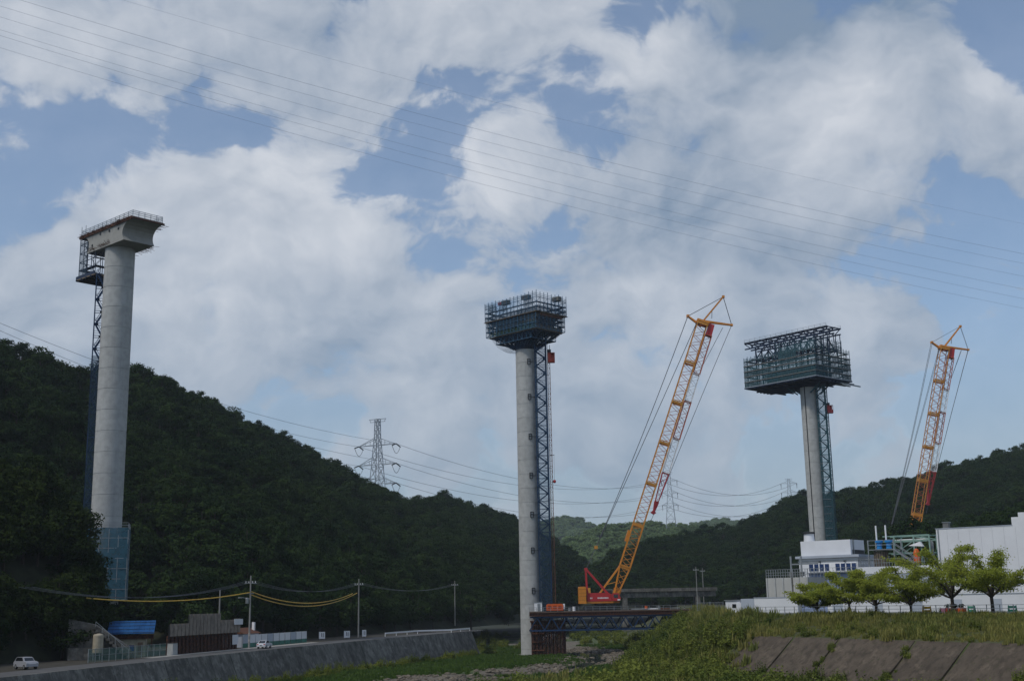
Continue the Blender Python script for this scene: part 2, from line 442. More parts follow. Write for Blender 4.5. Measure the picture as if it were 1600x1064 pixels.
def tuft(seed, h=.95, n=22, wd=.05, spread=.45):
    rnd = random.Random(seed); v = []; f = []
    for i in range(n):
        a = rnd.uniform(0, 6.28); p = Vector((math.cos(a), math.sin(a), 0)) * rnd.uniform(0, spread)
        hh = h * rnd.uniform(.5, 1.15); ln = rnd.uniform(.1, .45) * hh; b = rnd.uniform(0, 6.28)
        d = Vector((math.cos(b), math.sin(b), 0)); s_ = Vector((-d.y, d.x, 0)) * wd * rnd.uniform(.7, 1.3)
        m_ = p + d * ln * .35 + Vector((0, 0, hh * .65)); t = p + d * ln + Vector((0, 0, hh))
        k = len(v); v += [p - s_, p + s_, m_ + s_ * .8, m_ - s_ * .8, t]
        f += [(k, k + 1, k + 2, k + 3), (k + 3, k + 2, k + 4)]
    return (v, f), None
GT = coll('grass_tufts', [proto('grass_tuft', *tuft(300 + s), GRASSM) for s in range(5)])
GR = coll('river_grass_tufts', [proto('river_grass_tuft', *tuft(330 + s, .7, 24, .06, .55), GRASSG) for s in range(5)])
STONE = mat('river_stone', (.17, .145, .11), .9, 0, .25, nscale=2)
def stone(seed):
    rnd = random.Random(seed); b = MB(); b.lathe([(.05, -.1), (.42, -.05), (.5, .1), (.34, .26), (.05, .32)], 7)
    b.v = [p + Vector((rnd.gauss(0, .05), rnd.gauss(0, .05), rnd.gauss(0, .03))) for p in b.v]
    return bpy.data.objects.new('stone', b.mesh('stone', STONE))
ST = coll('stones', [stone(s) for s in range(5)])
def scatter(name, pts, c, label, cat=None, mirror=None):
    """pts: (x, y, z, scale, rotation, variant); one object for a mass nobody could count"""
    me = bpy.data.meshes.new(name); me.from_pydata([p[:3] for p in pts], [], [])
    for an, ty, k in (('sc', 'FLOAT', 3), ('rz', 'FLOAT', 4), ('idx', 'INT', 5)):
        at_ = me.attributes.new(an, ty, 'POINT'); at_.data.foreach_set('value', [p[k] for p in pts])
    o = obj(name, me); tag(o, label, cat, kind='stuff')
    g = bpy.data.node_groups.new(name + '_nodes', 'GeometryNodeTree')
    g.interface.new_socket('Geometry', in_out='INPUT', socket_type='NodeSocketGeometry')
    g.interface.new_socket('Geometry', in_out='OUTPUT', socket_type='NodeSocketGeometry')
    gi = g.nodes.new('NodeGroupInput'); go = g.nodes.new('NodeGroupOutput')
    ip = g.nodes.new('GeometryNodeInstanceOnPoints'); ci = g.nodes.new('GeometryNodeCollectionInfo')
    ci.inputs['Collection'].default_value = c; ci.inputs['Separate Children'].default_value = True; ci.inputs['Reset Children'].default_value = True
    def attr(nm, ty):
        n = g.nodes.new('GeometryNodeInputNamedAttribute'); n.data_type = ty; n.inputs[0].default_value = nm; return n.outputs[0]
    L = g.links.new
    L(gi.outputs[0], ip.inputs['Points']); L(ci.outputs[0], ip.inputs['Instance'])
    ip.inputs['Pick Instance'].default_value = True
    L(attr('idx', 'INT'), ip.inputs['Instance Index'])
    cx = g.nodes.new('ShaderNodeCombineXYZ'); L(attr('rz', 'FLOAT'), cx.inputs[2]); L(cx.outputs[0], ip.inputs['Rotation'])
    L(attr('sc', 'FLOAT'), ip.inputs['Scale'])
    L(ip.outputs[0], go.inputs[0])
    o.modifiers.new('plants', 'NODES').node_group = g
    return o

# ------------------------------------------------------------------ ground, river
gb = MB(); gb.quad((-6000, -300, -17.5), (6000, -300, -17.5), (6000, 9000, -17.5), (-6000, 9000, -17.5))
tag(gb.build('ground', SOIL), kind='structure')
RZ = -7.5                                                # road level on the left bank
CH = [(60, -34), (120, -30), (165, -24), (205, -15), (235, -6), (262, 12), (300, 19), (340, 20), (400, 12), (520, 10), (700, 20), (1000, 40)]
def bed(x, y):
    z = -12.3 - max(0, y - 180) * .009 + .5 * fbm((x, y, 0), .035, 4) + .22 * fbm((x, y, 5), .25, 3)
    d = abs(x - interp(CH, y)[0]); z -= 1.0 * math.exp(-(d / 5.0) ** 2)
    z += 1.3 * math.exp(-((x - 22) / 15) ** 2 - ((y - 140) / 34) ** 2)
    z -= 2.2 * math.exp(-((x - 7) / 11) ** 2 - ((y - 343) / 14) ** 2)
    return z
def gravel(x, y):
    d = abs(x - interp(CH, y)[0])
    return .95 - d / 17 + .9 * fbm((x, y, 9), .06, 3)
v = []; f = []; ga = []
xs = [-95 + 1.6 * i for i in range(110)]; ys = []
y = 60
while y < 1000: ys.append(y); y += 2.2 if y < 420 else 12
for y in ys:
    for x in xs: v.append((x, y, bed(x, y))); ga.append(max(0, min(1, gravel(x, y) * 1.6)))
nx = len(xs)
for j in range(len(ys) - 1):
    for i in range(nx - 1): k = j * nx + i; f.append((k, k + 1, k + nx + 1, k + nx))
me = bpy.data.meshes.new('riverbed'); me.from_pydata(v, [], f)
a_ = me.attributes.new('gravel', 'FLOAT', 'POINT'); a_.data.foreach_set('value', ga)
bm_ = bpy.data.materials.new('riverbed'); bm_.use_nodes = True
q = N(bm_.node_tree); t = bm_.node_tree
an = t.nodes.new('ShaderNodeAttribute'); an.attribute_name = 'gravel'
geo = t.nodes.new('ShaderNodeNewGeometry'); P = geo.outputs['Position']
g1 = q.mix(q.ss(q.noise(P, 1.2, 6, .7), .3, .7), (.07, .06, .045, 1), (.17, .145, .11, 1))
g2 = q.mix(q.ss(q.noise(P, .35, 5, .6), .35, .65), (.035, .055, .014, 1), (.075, .10, .028, 1))
t.links.new(q.mix(q.ss(q.m('ADD', an.outputs['Fac'], q.m('MULTIPLY', q.m('SUBTRACT', q.noise(P, .8, 5, .7), .5), .9)), .4, .6), g2, g1), t.nodes['Principled BSDF'].inputs['Base Color'])
t.nodes['Principled BSDF'].inputs['Roughness'].default_value = .95
bn = t.nodes.new('ShaderNodeBump'); bn.inputs['Distance'].default_value = .2; t.links.new(q.noise(P, 2.5, 5, .7), bn.inputs['Height']); t.links.new(bn.outputs[0], t.nodes['Principled BSDF'].inputs['Normal'])
me.materials.append(bm_); me.polygons.foreach_set('use_smooth', [True] * len(f))
tag(obj('riverbed', me), kind='structure')
WAT = mat('river_water', (.02, .028, .026), .06, 0, .05, spec=.6)
wb = MB()
for (ya, xa), (yb, xb) in zip(CH, CH[1:]):
    zz = -12.85 - max(0, (ya + yb) / 2 - 180) * .009
    wb.quad((xa - 9, ya, zz), (xa + 9, ya, zz), (xb + 9, yb, -12.85 - max(0, yb - 180) * .009), (xb - 9, yb, -12.85 - max(0, yb - 180) * .009))
    for k in range(len(wb.v) - 4, len(wb.v)): wb.v[k].z = -12.85 - max(0, wb.v[k].y - 180) * .009
bn_ = WAT.node_tree; qq = N(bn_); bb = bn_.nodes.new('ShaderNodeBump'); bb.inputs['Strength'].default_value = .25
gg = bn_.nodes.new('ShaderNodeNewGeometry'); bn_.links.new(qq.noise(gg.outputs['Position'], 1.8, 4, .6), bb.inputs['Height']); bn_.links.new(bb.outputs[0], bn_.nodes['Principled BSDF'].inputs['Normal'])
tag(wb.build('water', WAT), kind='structure')

# left bank: road, shoulder, river wall
def Lx(y): # river edge of the road
    t = (y - 146) / 189.0
    return -59 + 45 * t - 6.0 * t * (1 - t) * 2.2
def strip(name, m, o0, o1, z0, z1, y0=90, y1=352, st=6):
    b = MB(); n = int((y1 - y0) / st)
    for i in range(n + 1):
        y = y0 + (y1 - y0) * i / n; dx = (Lx(y + 1) - Lx(y - 1)) / 2; l = math.hypot(dx, 1)
        nx_, ny_ = -1 / l, dx / l
        b.v += [Vector((Lx(y) + nx_ * o0, y + ny_ * o0, z0)), Vector((Lx(y) + nx_ * o1, y + ny_ * o1, z1))]
    for i in range(n): k = 2 * i; b.f.append((k, k + 2, k + 3, k + 1))
    return b.build(name, m)
tag(strip('road', ASPH, .45, 8.0, RZ, RZ), kind='structure')
tag(strip('left_bank_ground', mat('verge_soil', (.055, .05, .038), .95, 0, .15, nscale=.5), 7.6, 130, RZ - .02, RZ - .02), kind='structure')
PALE = mat('pale_shoulder', (.33, .32, .29), .9, 0, .06, nscale=.7)
tag(strip('road_shoulder', PALE, 7.4, 9.2, RZ + .006, RZ + .05, 195, 262), kind='structure')
tag(strip('road_edge_line', WHT, 1.0, 1.15, RZ + .005, RZ + .005), kind='structure')
rw = thing('river_wall', 'long sloping grey concrete river wall below the left road', 'wall', (0, 0, 0))
y = 118.0
while y < 334:
    y2 = y + 7.4
    def pt(yy, off, z):
        dx = (Lx(yy + 1) - Lx(yy - 1)) / 2; l = math.hypot(dx, 1)
        return Vector((Lx(yy) + off / l, yy - off * dx / l, z))
    b = MB(); pr = random.uniform(0, .05)
    A, B_ = y + .05, y2 - .05
    top = [pt(A, pr, RZ + .12), pt(B_, pr, RZ + .12), pt(B_, pr + 2.4, -13.4), pt(A, pr + 2.4, -13.4)]
    bk = [pt(A, -.5, RZ + .12), pt(B_, -.5, RZ + .12), pt(B_, -.5, -13.4), pt(A, -.5, -13.4)]
    b.v = top + bk; b.f = [(0, 3, 2, 1), (0, 1, 5, 4), (1, 2, 6, 5), (0, 4, 7, 3), (4, 5, 6, 7)]
    b.build('wall_panel', CONCW, rw)
    y = y2
# the wall turns inland at its far end
b = MB(); e0 = pt(334, 0, RZ + .12)
b.v = [e0, e0 + Vector((-14, 9, .6)), e0 + Vector((-15, 13, -6)), pt(335.5, 2.4, -14.2), ]
b.f = [(0, 3, 2, 1)]
b.prism([(0, 0), (.4, 0), (.4, -.4), (0, -.4)], e0, (0, 1, 0), (0, 0, 1), (-14, 9, .6)).build('wall_end', CONCW, rw)

# right bank: plateau, grass slope, concrete revetment, toe
PZ = -2.8
STN = [((125, 60), (104, 52), (98, 49), (86, 45)), ((90, 118), (74, 97), (68, 94.5), (58, 90)), ((65, 155), (55, 131), (49.5, 128.5), (40, 124)), ((36.6, 194), (33, 179), (27.5, 176.5), (18, 171)),
       ((39, 250), (33, 235), (26, 232), (17, 228)), ((47, 300), (40, 290), (33, 288), (25, 285)), ((51, 345), (44, 340), (38, 338), (31, 335)), ((58, 420), (50, 420), (43, 420), (34, 420)), ((90, 700), (80, 700), (72, 700), (60, 700))]
LV = [PZ, -5.3, -10.4, -13.6]
def stn(u): # u in 0..len-1
    i = min(int(u), len(STN) - 2); t = u - i
    return [Vector((lerp(a[0], b[0], t), lerp(a[1], b[1], t), z)) for a, b, z in zip(STN[i], STN[i + 1], LV)]
gbv = MB(); rows = []
NU = 120
for i in range(NU + 1):
    s = stn((len(STN) - 1) * i / NU)
    inland = Vector((700, s[0].y + 60, PZ)); row = [inland, s[0] + Vector((8, 4, 0)), s[0]]
    for k in range(1, 7): row.append(s[0].lerp(s[1], k / 6) + Vector((0, 0, .35 * fbm(s[0].lerp(s[1], k / 6), .2, 3) if k < 6 else 0)))
    row += [s[1].lerp(s[2], .5) - Vector((0, 0, .25)), s[2] - Vector((0, 0, .25)), s[3]]
    rows.append(row)
for r in rows: gbv.v += r
kk = len(rows[0])
for i in range(NU):
    for j in range(kk - 1): a = i * kk + j; gbv.f.append((a, a + 1, a + kk + 1, a + kk))
BANKM = mat('bank_soil', (.075, .07, .035), .95, 0, .2, nscale=.6, c2=(.055, .075, .022))
tag(gbv.build('right_bank_ground', BANKM, smooth=True), kind='structure')
rv = thing('river_revetment', 'sloping brown-grey concrete slab revetment on the right bank below the grass', 'embankment')
def slabpiece(u0, u1, lift, nrow=1):
    s0, s1 = stn(u0), stn(u1); gp = .03
    for j in range(nrow):
        t0, t1 = j / nrow, (j + 1) / nrow
        A, B2, C, D = s0[1].lerp(s0[2], t0), s1[1].lerp(s1[2], t0), s1[1].lerp(s1[2], t1), s0[1].lerp(s0[2], t1)
        cen = (A + B2 + C + D) / 4
        q4 = [cen + (p - cen) * (1 - gp / max(.5, (p - cen).length)) for p in (A, B2, C, D)]
        nrm = (q4[1] - q4[0]).cross(q4[3] - q4[0]).normalized()
        if nrm.z < 0: nrm = -nrm
        b = MB(); b.v = [p + nrm * (lift + random.uniform(0, .04)) for p in q4] + [p - nrm * .3 for p in q4]
        b.f = [(0, 1, 2, 3), (0, 4, 5, 1), (1, 5, 6, 2), (2, 6, 7, 3), (3, 7, 4, 0)]
        b.build('slab', REVET, rv)
us = [2.0, 2.2, 2.36, 2.62, 2.80, 2.98]
for a, b2 in zip(us, us[1:]): slabpiece(a + .004, b2 - .004, .05)
us = [.9, 1.25, 1.6, 1.97]
for a, b2 in zip(us, us[1:]): slabpiece(a + .004, b2 - .004, .55 if b2 < 1.99 else .5)

# ------------------------------------------------------------------ hills and their woods
def hill(name, ridge, foot, zf, treeh, proto_c, nvar, spacing, label, sc=(.6, 1.22), bow=.0, nz=5, back=90, dens_back=.35, cols=80, soil=SOIL):
    """ridge: (column, row of the tree tops, distance); foot: (column, distance)"""
    p0, p1 = ridge[0][0], ridge[-1][0]; M = 26; grid = []
    for i in range(cols + 1):
        px = lerp(p0, p1, i / cols); ry, rY = interp(ridge, px); fY, = interp(foot, px)
        top = at(px, ry, rY); zr = max(zf + .3, top.z - treeh); bot = col(px, fY, zf); rowp = []
        for j in range(M + 1):
            s = j / M; zz = zf + (zr - zf) * (s + bow * math.sin(math.pi * s))
            x = lerp(bot.x, top.x, s); yy = lerp(bot.y, top.y, s)
            k = math.sin(math.pi * s) * nz
            rowp.append(Vector((x, yy, zz + k * fbm((x, yy, 3), .02, 3))))
        dv = (rowp[-1] - rowp[0]); dv.z = 0; dv.normalize()
        for j in range(1, 5): rowp.append(rowp[M] + dv * (back * j / 4) - Vector((0, 0, (zr - zf) * .16 * j + 1)))
        grid.append(rowp)
    b = MB(); kk = M + 5
    for r in grid: b.v += r
    for i in range(cols):
        for j in range(kk - 1): a = i * kk + j; b.f.append((a, a + kk, a + kk + 1, a + 1))
    tag(b.build(name, soil, smooth=True), kind='structure')
    rnd = random.Random(name); pts = []
    for i in range(cols):
        for j in range(kk - 2):
            A, B2, C, D = grid[i][j], grid[i + 1][j], grid[i + 1][j + 1], grid[i][j + 1]
            ar = ((B2 - A).cross(D - A)).length
            n = ar / spacing ** 2 * (1 if j < M + 1 else dens_back)
            n = int(n) + (1 if rnd.random() < n - int(n) else 0)
            for _ in range(n):
                u, t_ = rnd.random(), rnd.random()
                p = A.lerp(B2, u).lerp(D.lerp(C, u), t_)
                pts.append((p.x, p.y, p.z - .4, rnd.uniform(*sc) * (1 + .18 * fbm(p, .03, 2)), rnd.uniform(0, 6.28), rnd.randrange(nvar)))
    return scatter(label[0], pts, proto_c, label[1], label[2])
hill('left_hill', [(-330, 440, 330), (-120, 495, 360), (0, 527, 390), (60, 541, 400), (140, 577, 420), (200, 572, 440), (240, 579, 455), (300, 611, 485), (400, 660, 545), (500, 712, 605), (560, 745, 645), (620, 776, 690), (650, 784, 710), (690, 768, 735), (750, 790, 765), (800, 806, 790), (840, 830, 810), (880, 855, 825), (903, 863, 835), (922, 895, 845), (950, 930, 850)],
     [(-330, 205), (0, 228), (140, 262), (200, 264), (300, 258), (400, 268), (500, 300), (600, 338), (700, 400), (800, 480), (850, 560), (900, 680), (950, 800)], -8, 8.5, FT, 10, 5.2,
     ('left_forest', 'dense dark green forest covering the hillside behind the left pier', 'forest'), bow=.06, nz=9)
hill('near_spur', [(-400, 560, 185), (-200, 640, 195), (-60, 690, 203), (0, 700, 206), (50, 706, 210), (85, 730, 212), (110, 765, 212), (125, 810, 211), (133, 880, 210), (138, 950, 209)],
     [(-400, 140), (-200, 160), (0, 186), (60, 192), (100, 196), (125, 202), (138, 206)], -7.8, 9.5, FD, 5, 3.5,
     ('near_forest', 'mass of dark broadleaf trees at the far left beside the road', 'forest'), bow=.1, nz=3, back=14, sc=(.7, 1.15), dens_back=.7)
hill('right_hill', [(890, 925, 690), (915, 890, 705), (935, 878, 720), (960, 864, 735), (1000, 846, 760), (1040, 836, 780), (1090, 830, 795), (1150, 819, 805), (1200, 793, 805), (1240, 770, 795), (1300, 767, 785), (1360, 756, 770), (1430, 742, 755), (1500, 722, 740), (1560, 706, 730), (1620, 694, 720), (1780, 660, 700), (2000, 620, 680)],
     [(890, 640), (1000, 600), (1100, 565), (1200, 530), (1400, 480), (1600, 455), (2000, 420)], -4, 8.5, FT, 10, 5.6,
     ('right_forest', 'dark green forest on the long hill behind the right pier', 'forest'), bow=.05, nz=8)
hill('right_spur', [(1296, 925, 318), (1325, 890, 324), (1350, 862, 330), (1385, 832, 336), (1415, 813, 340), (1480, 808, 342), (1560, 794, 345), (1650, 775, 345), (1850, 730, 340)],
     [(1296, 305), (1400, 300), (1650, 290), (1850, 280)], -3.2, 8, FT, 10, 4.4,
     ('spur_forest', 'dark trees on the low spur behind the factory roofs, hiding the foot of the right crane', 'forest'), bow=.05, nz=2, back=30)
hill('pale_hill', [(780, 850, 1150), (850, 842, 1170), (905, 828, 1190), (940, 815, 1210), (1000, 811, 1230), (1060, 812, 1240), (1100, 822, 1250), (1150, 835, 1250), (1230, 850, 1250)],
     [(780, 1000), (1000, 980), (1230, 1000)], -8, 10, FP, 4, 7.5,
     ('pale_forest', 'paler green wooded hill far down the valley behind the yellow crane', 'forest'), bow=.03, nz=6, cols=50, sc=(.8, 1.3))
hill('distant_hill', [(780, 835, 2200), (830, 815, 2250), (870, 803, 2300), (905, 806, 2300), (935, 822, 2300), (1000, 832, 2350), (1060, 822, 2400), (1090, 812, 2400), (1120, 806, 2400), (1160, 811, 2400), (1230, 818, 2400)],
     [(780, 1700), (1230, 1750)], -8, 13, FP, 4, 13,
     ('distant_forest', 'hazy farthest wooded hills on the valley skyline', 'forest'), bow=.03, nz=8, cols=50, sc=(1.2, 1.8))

# ------------------------------------------------------------------ bank plants
rnd = random.Random(21)
pts = []
for _ in range(11500):                                   # tall grass between the fence and the revetment
    u = rnd.uniform(.9, 3.3); s = stn(u); t_ = rnd.random(); p = s[0].lerp(s[1], t_)
    p.x += rnd.uniform(-.5, 3); pts.append((p.x, p.y, p.z - .12, rnd.uniform(.4, 1.05) * max(.35, 1 + .9 * fbm(p, .16, 3)), rnd.uniform(0, 6.28), rnd.randrange(5)))
scatter('bank_grass', pts, GT, 'tall yellowish grass along the top of the right bank', 'grass')
pts = []
for _ in range(2300):                                    # bushes: the far slope, the revetment toe, joints, the near berm
    k = rnd.random()
    if k < .56:
        u = rnd.uniform(2.97, 6.6); s = stn(u); kq = rnd.randrange(3); p = s[kq].lerp(s[kq + 1], rnd.random())
        if kq == 0: pts.append((p.x, p.y, p.z - .3, rnd.uniform(.3, .6), rnd.uniform(0, 6.28), rnd.randrange(6))); continue
    elif k < .64:
        u = rnd.uniform(1.9, 3.1); s = stn(u); p = s[2].lerp(s[3], rnd.uniform(-.05, .7))
        pts.append((p.x, p.y, p.z - .3, rnd.uniform(.4, .9), rnd.uniform(0, 6.28), rnd.randrange(6))); continue
    elif k < .66:
        u = rnd.choice((1.98, 2.36, 2.62)) + rnd.gauss(0, .008); s = stn(u); p = s[1].lerp(s[2], rnd.random() ** .7)
        if rnd.random() < .55: continue
        pts.append((p.x, p.y, p.z - .1, rnd.uniform(.22, .45) if u > 2.1 else rnd.uniform(.4, .8), rnd.uniform(0, 6.28), rnd.randrange(6))); continue
    elif k < .70:
        u = rnd.uniform(1.6, 3.1); s = stn(u); p = s[0].lerp(s[1], rnd.uniform(.1, 1))
        pts.append((p.x, p.y, p.z - .2, rnd.uniform(.3, .6), rnd.uniform(0, 6.28), rnd.randrange(6))); continue
    else:
        x, y = rnd.gauss(22, 13), rnd.gauss(146, 24)
        if gravel(x, y) > .1: continue
        p = Vector((x, y, bed(x, y)))
    pts.append((p.x, p.y, p.z - .2, rnd.uniform(.35, 1.3) * (1 + .3 * fbm(p, .1, 2)), rnd.uniform(0, 6.28), rnd.randrange(6)))
for _ in range(24):                                      # a few larger shrubs
    x, y = rnd.gauss(20, 13), rnd.gauss(150, 22)
    if gravel(x, y) < .15: pts.append((x, y, bed(x, y) - .3, rnd.uniform(1.1, 1.7), rnd.uniform(0, 6.28), rnd.randrange(6)))
for _ in range(420):                                     # scrub farther up the river
    x, y = rnd.uniform(-40, 60), rnd.uniform(300, 640)
    if gravel(x, y) > .15 or abs(x - 9) < 9 and y < 365: continue
    pts.append((x, y, bed(x, y) - .2, rnd.uniform(.7, 1.6), rnd.uniform(0, 6.28), rnd.randrange(6)))
for _ in range(260):                                     # weeds along the foot of the left wall
    y = rnd.uniform(150, 330); p = Vector((Lx(y) + rnd.uniform(2.5, 7), y, 0)); p.z = bed(p.x, p.y)
    pts.append((p.x, p.y, p.z - .2, rnd.uniform(.3, .9), rnd.uniform(0, 6.28), rnd.randrange(6)))
scatter('riverside_bushes', pts, BU, 'green bushes and brambles along the river banks', 'bushes')
pts = []
for _ in range(22000):
    y = rnd.uniform(120, 420); x = rnd.uniform(Lx(min(y, 340)) + 2.6, 45)
    g_ = gravel(x, y)
    if g_ > .35 + rnd.uniform(-.25, .1): continue
    pts.append((x, y, bed(x, y) - .08, rnd.uniform(.5, 1.2), rnd.uniform(0, 6.28), rnd.randrange(5)))
scatter('river_grass', pts, GR, 'low green grass on the river flats', 'grass')
pts = []
for _ in range(5200):
    y = rnd.uniform(170, 400); x = interp(CH, y)[0] + rnd.gauss(0, 9)
    if gravel(x, y) < .15: continue
    pts.append((x, y, bed(x, y), abs(rnd.gauss(.35, .35)) + .15, rnd.uniform(0, 6.28), rnd.randrange(5)))
scatter('river_stones', pts, ST, 'beige stones and boulders in the river channel', 'stones')

pts = []
for _ in range(2900):                                    # reeds and tall grass among the bushes
    if rnd.random() < .6:
        x, y = rnd.gauss(20, 14), rnd.gauss(146, 26)
        if gravel(x, y) > .2 or y < 70: continue
        p = Vector((x, y, bed(x, y)))
    else:
        u = rnd.uniform(2.9, 6.3); s = stn(u); kq = rnd.randrange(3); p = s[kq].lerp(s[kq + 1], rnd.random())
    pts.append((p.x, p.y, p.z - .1, rnd.uniform(.9, 2.2), rnd.uniform(0, 6.28), rnd.randrange(5)))
scatter('reeds', pts, GT, 'tall reeds and grass among the riverside bushes', 'reeds')
# ------------------------------------------------------------------ bridge piers
def liftmesh(r, h, m, groove=False):
    b = MB(); g = .06
    prof = [(r - g, 0), (r - g, .05), (r, .09), (r, h - .02), (r - g, h)]
    b.lathe(prof, 56)
    if groove:                                # flat face with a recessed corner line, as on the right pier
        pass
    return b.mesh('concrete_lift', m)
def pier(name, label, top, zb, phi, dia, nl, group='bridge piers'):
    H = top.z - zb
    e = thing(name, label, 'bridge pier', (top.x, top.y, zb), phi, group)
    h = H / nl; me = liftmesh(dia / 2, h, CONC)
    for i in range(nl): obj('concrete_lift', me, e, (0, 0, i * h))
    return e, H
def scaffold(e, x0, x1, y0, y1, zs, bay, m, deckm=None, rail=True, pr=.06, ext=1.1, decks=None, brace=True):
    """tube scaffold: a post every bay round the edge, a ledger ring and boards on each level"""
    nx_, ny_ = max(1, round((x1 - x0) / bay)), max(1, round((y1 - y0) / bay))
    pos = []
    for i in range(nx_ + 1): pos += [(lerp(x0, x1, i / nx_), y0), (lerp(x0, x1, i / nx_), y1)]
    for j in range(1, ny_): pos += [(x0, lerp(y0, y1, j / ny_)), (x1, lerp(y0, y1, j / ny_))]
    for (x, y) in pos: bar('post', (x, y, zs[0]), (x, y, zs[-1] + ext * random.uniform(.85, 1.1)), pr * 2, m, e)
    for k, z in enumerate(zs):
        b = MB()
        for p, q_ in (((x0, y0), (x1, y0)), ((x1, y0), (x1, y1)), ((x1, y1), (x0, y1)), ((x0, y1), (x0, y0))):
            b.bar((p[0], p[1], z), (q_[0], q_[1], z), .12)
            if rail and k == len(zs) - 1:
                for hh in (.55, 1.0): b.bar((p[0], p[1], z + hh), (q_[0], q_[1], z + hh), .07)
        b.build('ledger', m, e)
        if deckm is not None and (decks is None or k in decks):
            wd = 1.1
            for (ax0, ax1, ay0, ay1) in ((x0, x1, y0, y0 + wd), (x0, x1, y1 - wd, y1), (x0, x0 + wd, y0 + wd, y1 - wd), (x1 - wd, x1, y0 + wd, y1 - wd)):
                slab('deck_board', ((ax0 + ax1) / 2, (ay0 + ay1) / 2, z + .12), (ax1 - ax0, ay1 - ay0, .08), deckm, e)
    if brace:
        for k in range(len(zs) - 1):
            for i in range(0, nx_, 2):
                for yy in (y0, y1): bar('brace', (lerp(x0, x1, i / nx_), yy, zs[k]), (lerp(x0, x1, (i + 1) / nx_), yy, zs[k + 1]), .08, m, e)
            for j in range(0, ny_, 2):
                for xx in (x0, x1): bar('brace', (xx, lerp(y0, y1, j / ny_), zs[k]), (xx, lerp(y0, y1, (j + 1) / ny_), zs[k + 1]), .08, m, e)
def net(e, name, pts, m):                      # pts: four corners; a net with slight billow
    A, B2, C, D = [Vector(p) for p in pts]; b = MB(); n = 8; nrm = (B2 - A).cross(D - A).normalized()
    for j in range(n + 1):
        for i in range(n + 1):
            p = A.lerp(B2, i / n).lerp(D.lerp(C, i / n), j / n)
            b.v.append(p + nrm * (.12 * fbm(p + Vector((e.location.x, 0, 0)), .6, 2)))
    for j in range(n):
        for i in range(n): k = j * (n + 1) + i; b.f.append((k, k + 1, k + n + 2, k + n + 1))
    return b.build(name, m, e, True)
def stair_tower(name, label, loc, rz, H, wx, wy, lift, m, group='stair towers', zig=True, tub=.16, stepm=None):
    e = thing(name, label, 'stair tower', loc, rz, group)
    for x in (-wx / 2, wx / 2):
        for y in (-wy / 2, wy / 2): bar('post', (x, y, 0), (x, y, H), tub, m, e)
    n = int(H / lift); lift = H / n
    fl = MB()
    fl.bar((-wx / 2 + .2, 0, 0), (wx / 2 - .2, 0, lift), .7, .34)
    for s in (-.3, .3): fl.bar((-wx / 2 + .2, s, .9), (wx / 2 - .2, s, lift + .9), .06)
    flm = fl.mesh('stair_flight', stepm or m)
    rg = MB()
    for p, q_ in (((-1, -1), (1, -1)), ((1, -1), (1, 1)), ((1, 1), (-1, 1)), ((-1, 1), (-1, -1))):
        rg.bar((p[0] * wx / 2, p[1] * wy / 2, 0), (q_[0] * wx / 2, q_[1] * wy / 2, 0), .12)
        rg.bar((p[0] * wx / 2, p[1] * wy / 2, 1), (q_[0] * wx / 2, q_[1] * wy / 2, 1), .06)
    rgm = rg.mesh('ledger_ring', m)
    pm = MB().box((0, 0, 0), (.8, wy * .9, .1)).mesh('landing', m)
    for i in range(n):
        z = i * lift
        o = obj('stair_flight', flm, e, (0, (-.25 if i % 2 else .25) * wy, z))
        if i % 2: o.rotation_euler = (0, 0, math.pi)
        obj('ledger_ring', rgm, e, (0, 0, z + .02))
        obj('landing', pm, e, ((wx / 2 - .45) * (-1 if i % 2 else 1), 0, z + lift))
    return e
FINEB = mat('fine_blue_mesh', (.03, .08, .15), .8, alpha=.42)
# -- left pier with its finished girder segment
Y1 = 252; T1 = at(188, 391, Y1); ZB1 = 1.0
PH1 = math.atan2(.74, .67)
p1, H1 = pier('bridge_pier', 'tall round concrete pier at the left with a finished concrete deck segment on top', T1, ZB1, PH1, 6.2, 17)
hw = [(7.5, 0), (7.3, .35), (6.95, .9), (6.8, 1.5), (6.85, 2.1), (7.1, 2.7), (7.7, 3.3), (8.6, 3.75), (9.6, 3.95), (10.7, 4.1), (10.7, 4.45)]
prof = hw + [(-a, b) for a, b in reversed(hw)]
g = MB().prism(prof, (-3.6, 0, H1 + .02), (0, 1, 0), (0, 0, 1), (7.2, 0, 0)).build('girder_segment', CONCD, p1)
tag(g, 'grey box girder segment with concave flared sides')
for (yy, zz) in ((-5.2, 2.9), (5.4, 1.4), (-1.5, 3.2), (2.2, 3.3)):
    MB().path([(-3.66, yy, H1 + zz), (-3.58, yy, H1 + zz)], .32, 12).build('duct_opening', DARKM, g)
FORM = mat('brown_formwork', (.12, .06, .042), .85, 0, .15)
slab('formwork_edge', (-3.75, 0, H1 + 4.15), (.25, 21.2, .7), FORM, g)
for s_ in (-1, 1): slab('formwork_edge', (0, s_ * 10.85, H1 + 4.1), (7.6, .25, .32), FORM, g)
b = MB(); rr = random.Random(3)
for i in range(260):
    yy = rr.uniform(-10.5, 10.5); zz = H1 + 4.1 + rr.uniform(-.1, .2); b.bar((-3.5, yy, zz), (-3.5 - rr.uniform(.5, 1.3), yy + rr.gauss(0, .08), zz + rr.gauss(-.05, .12)), .045)
for i in range(60):
    yy = rr.uniform(-2, 6.8); zz = H1 + .25 + rr.uniform(0, .2); b.bar((-3.5, yy, zz), (-3.5 - rr.uniform(.3, 1.0), yy + rr.gauss(0, .1), zz + rr.gauss(.25, .25)), .05)
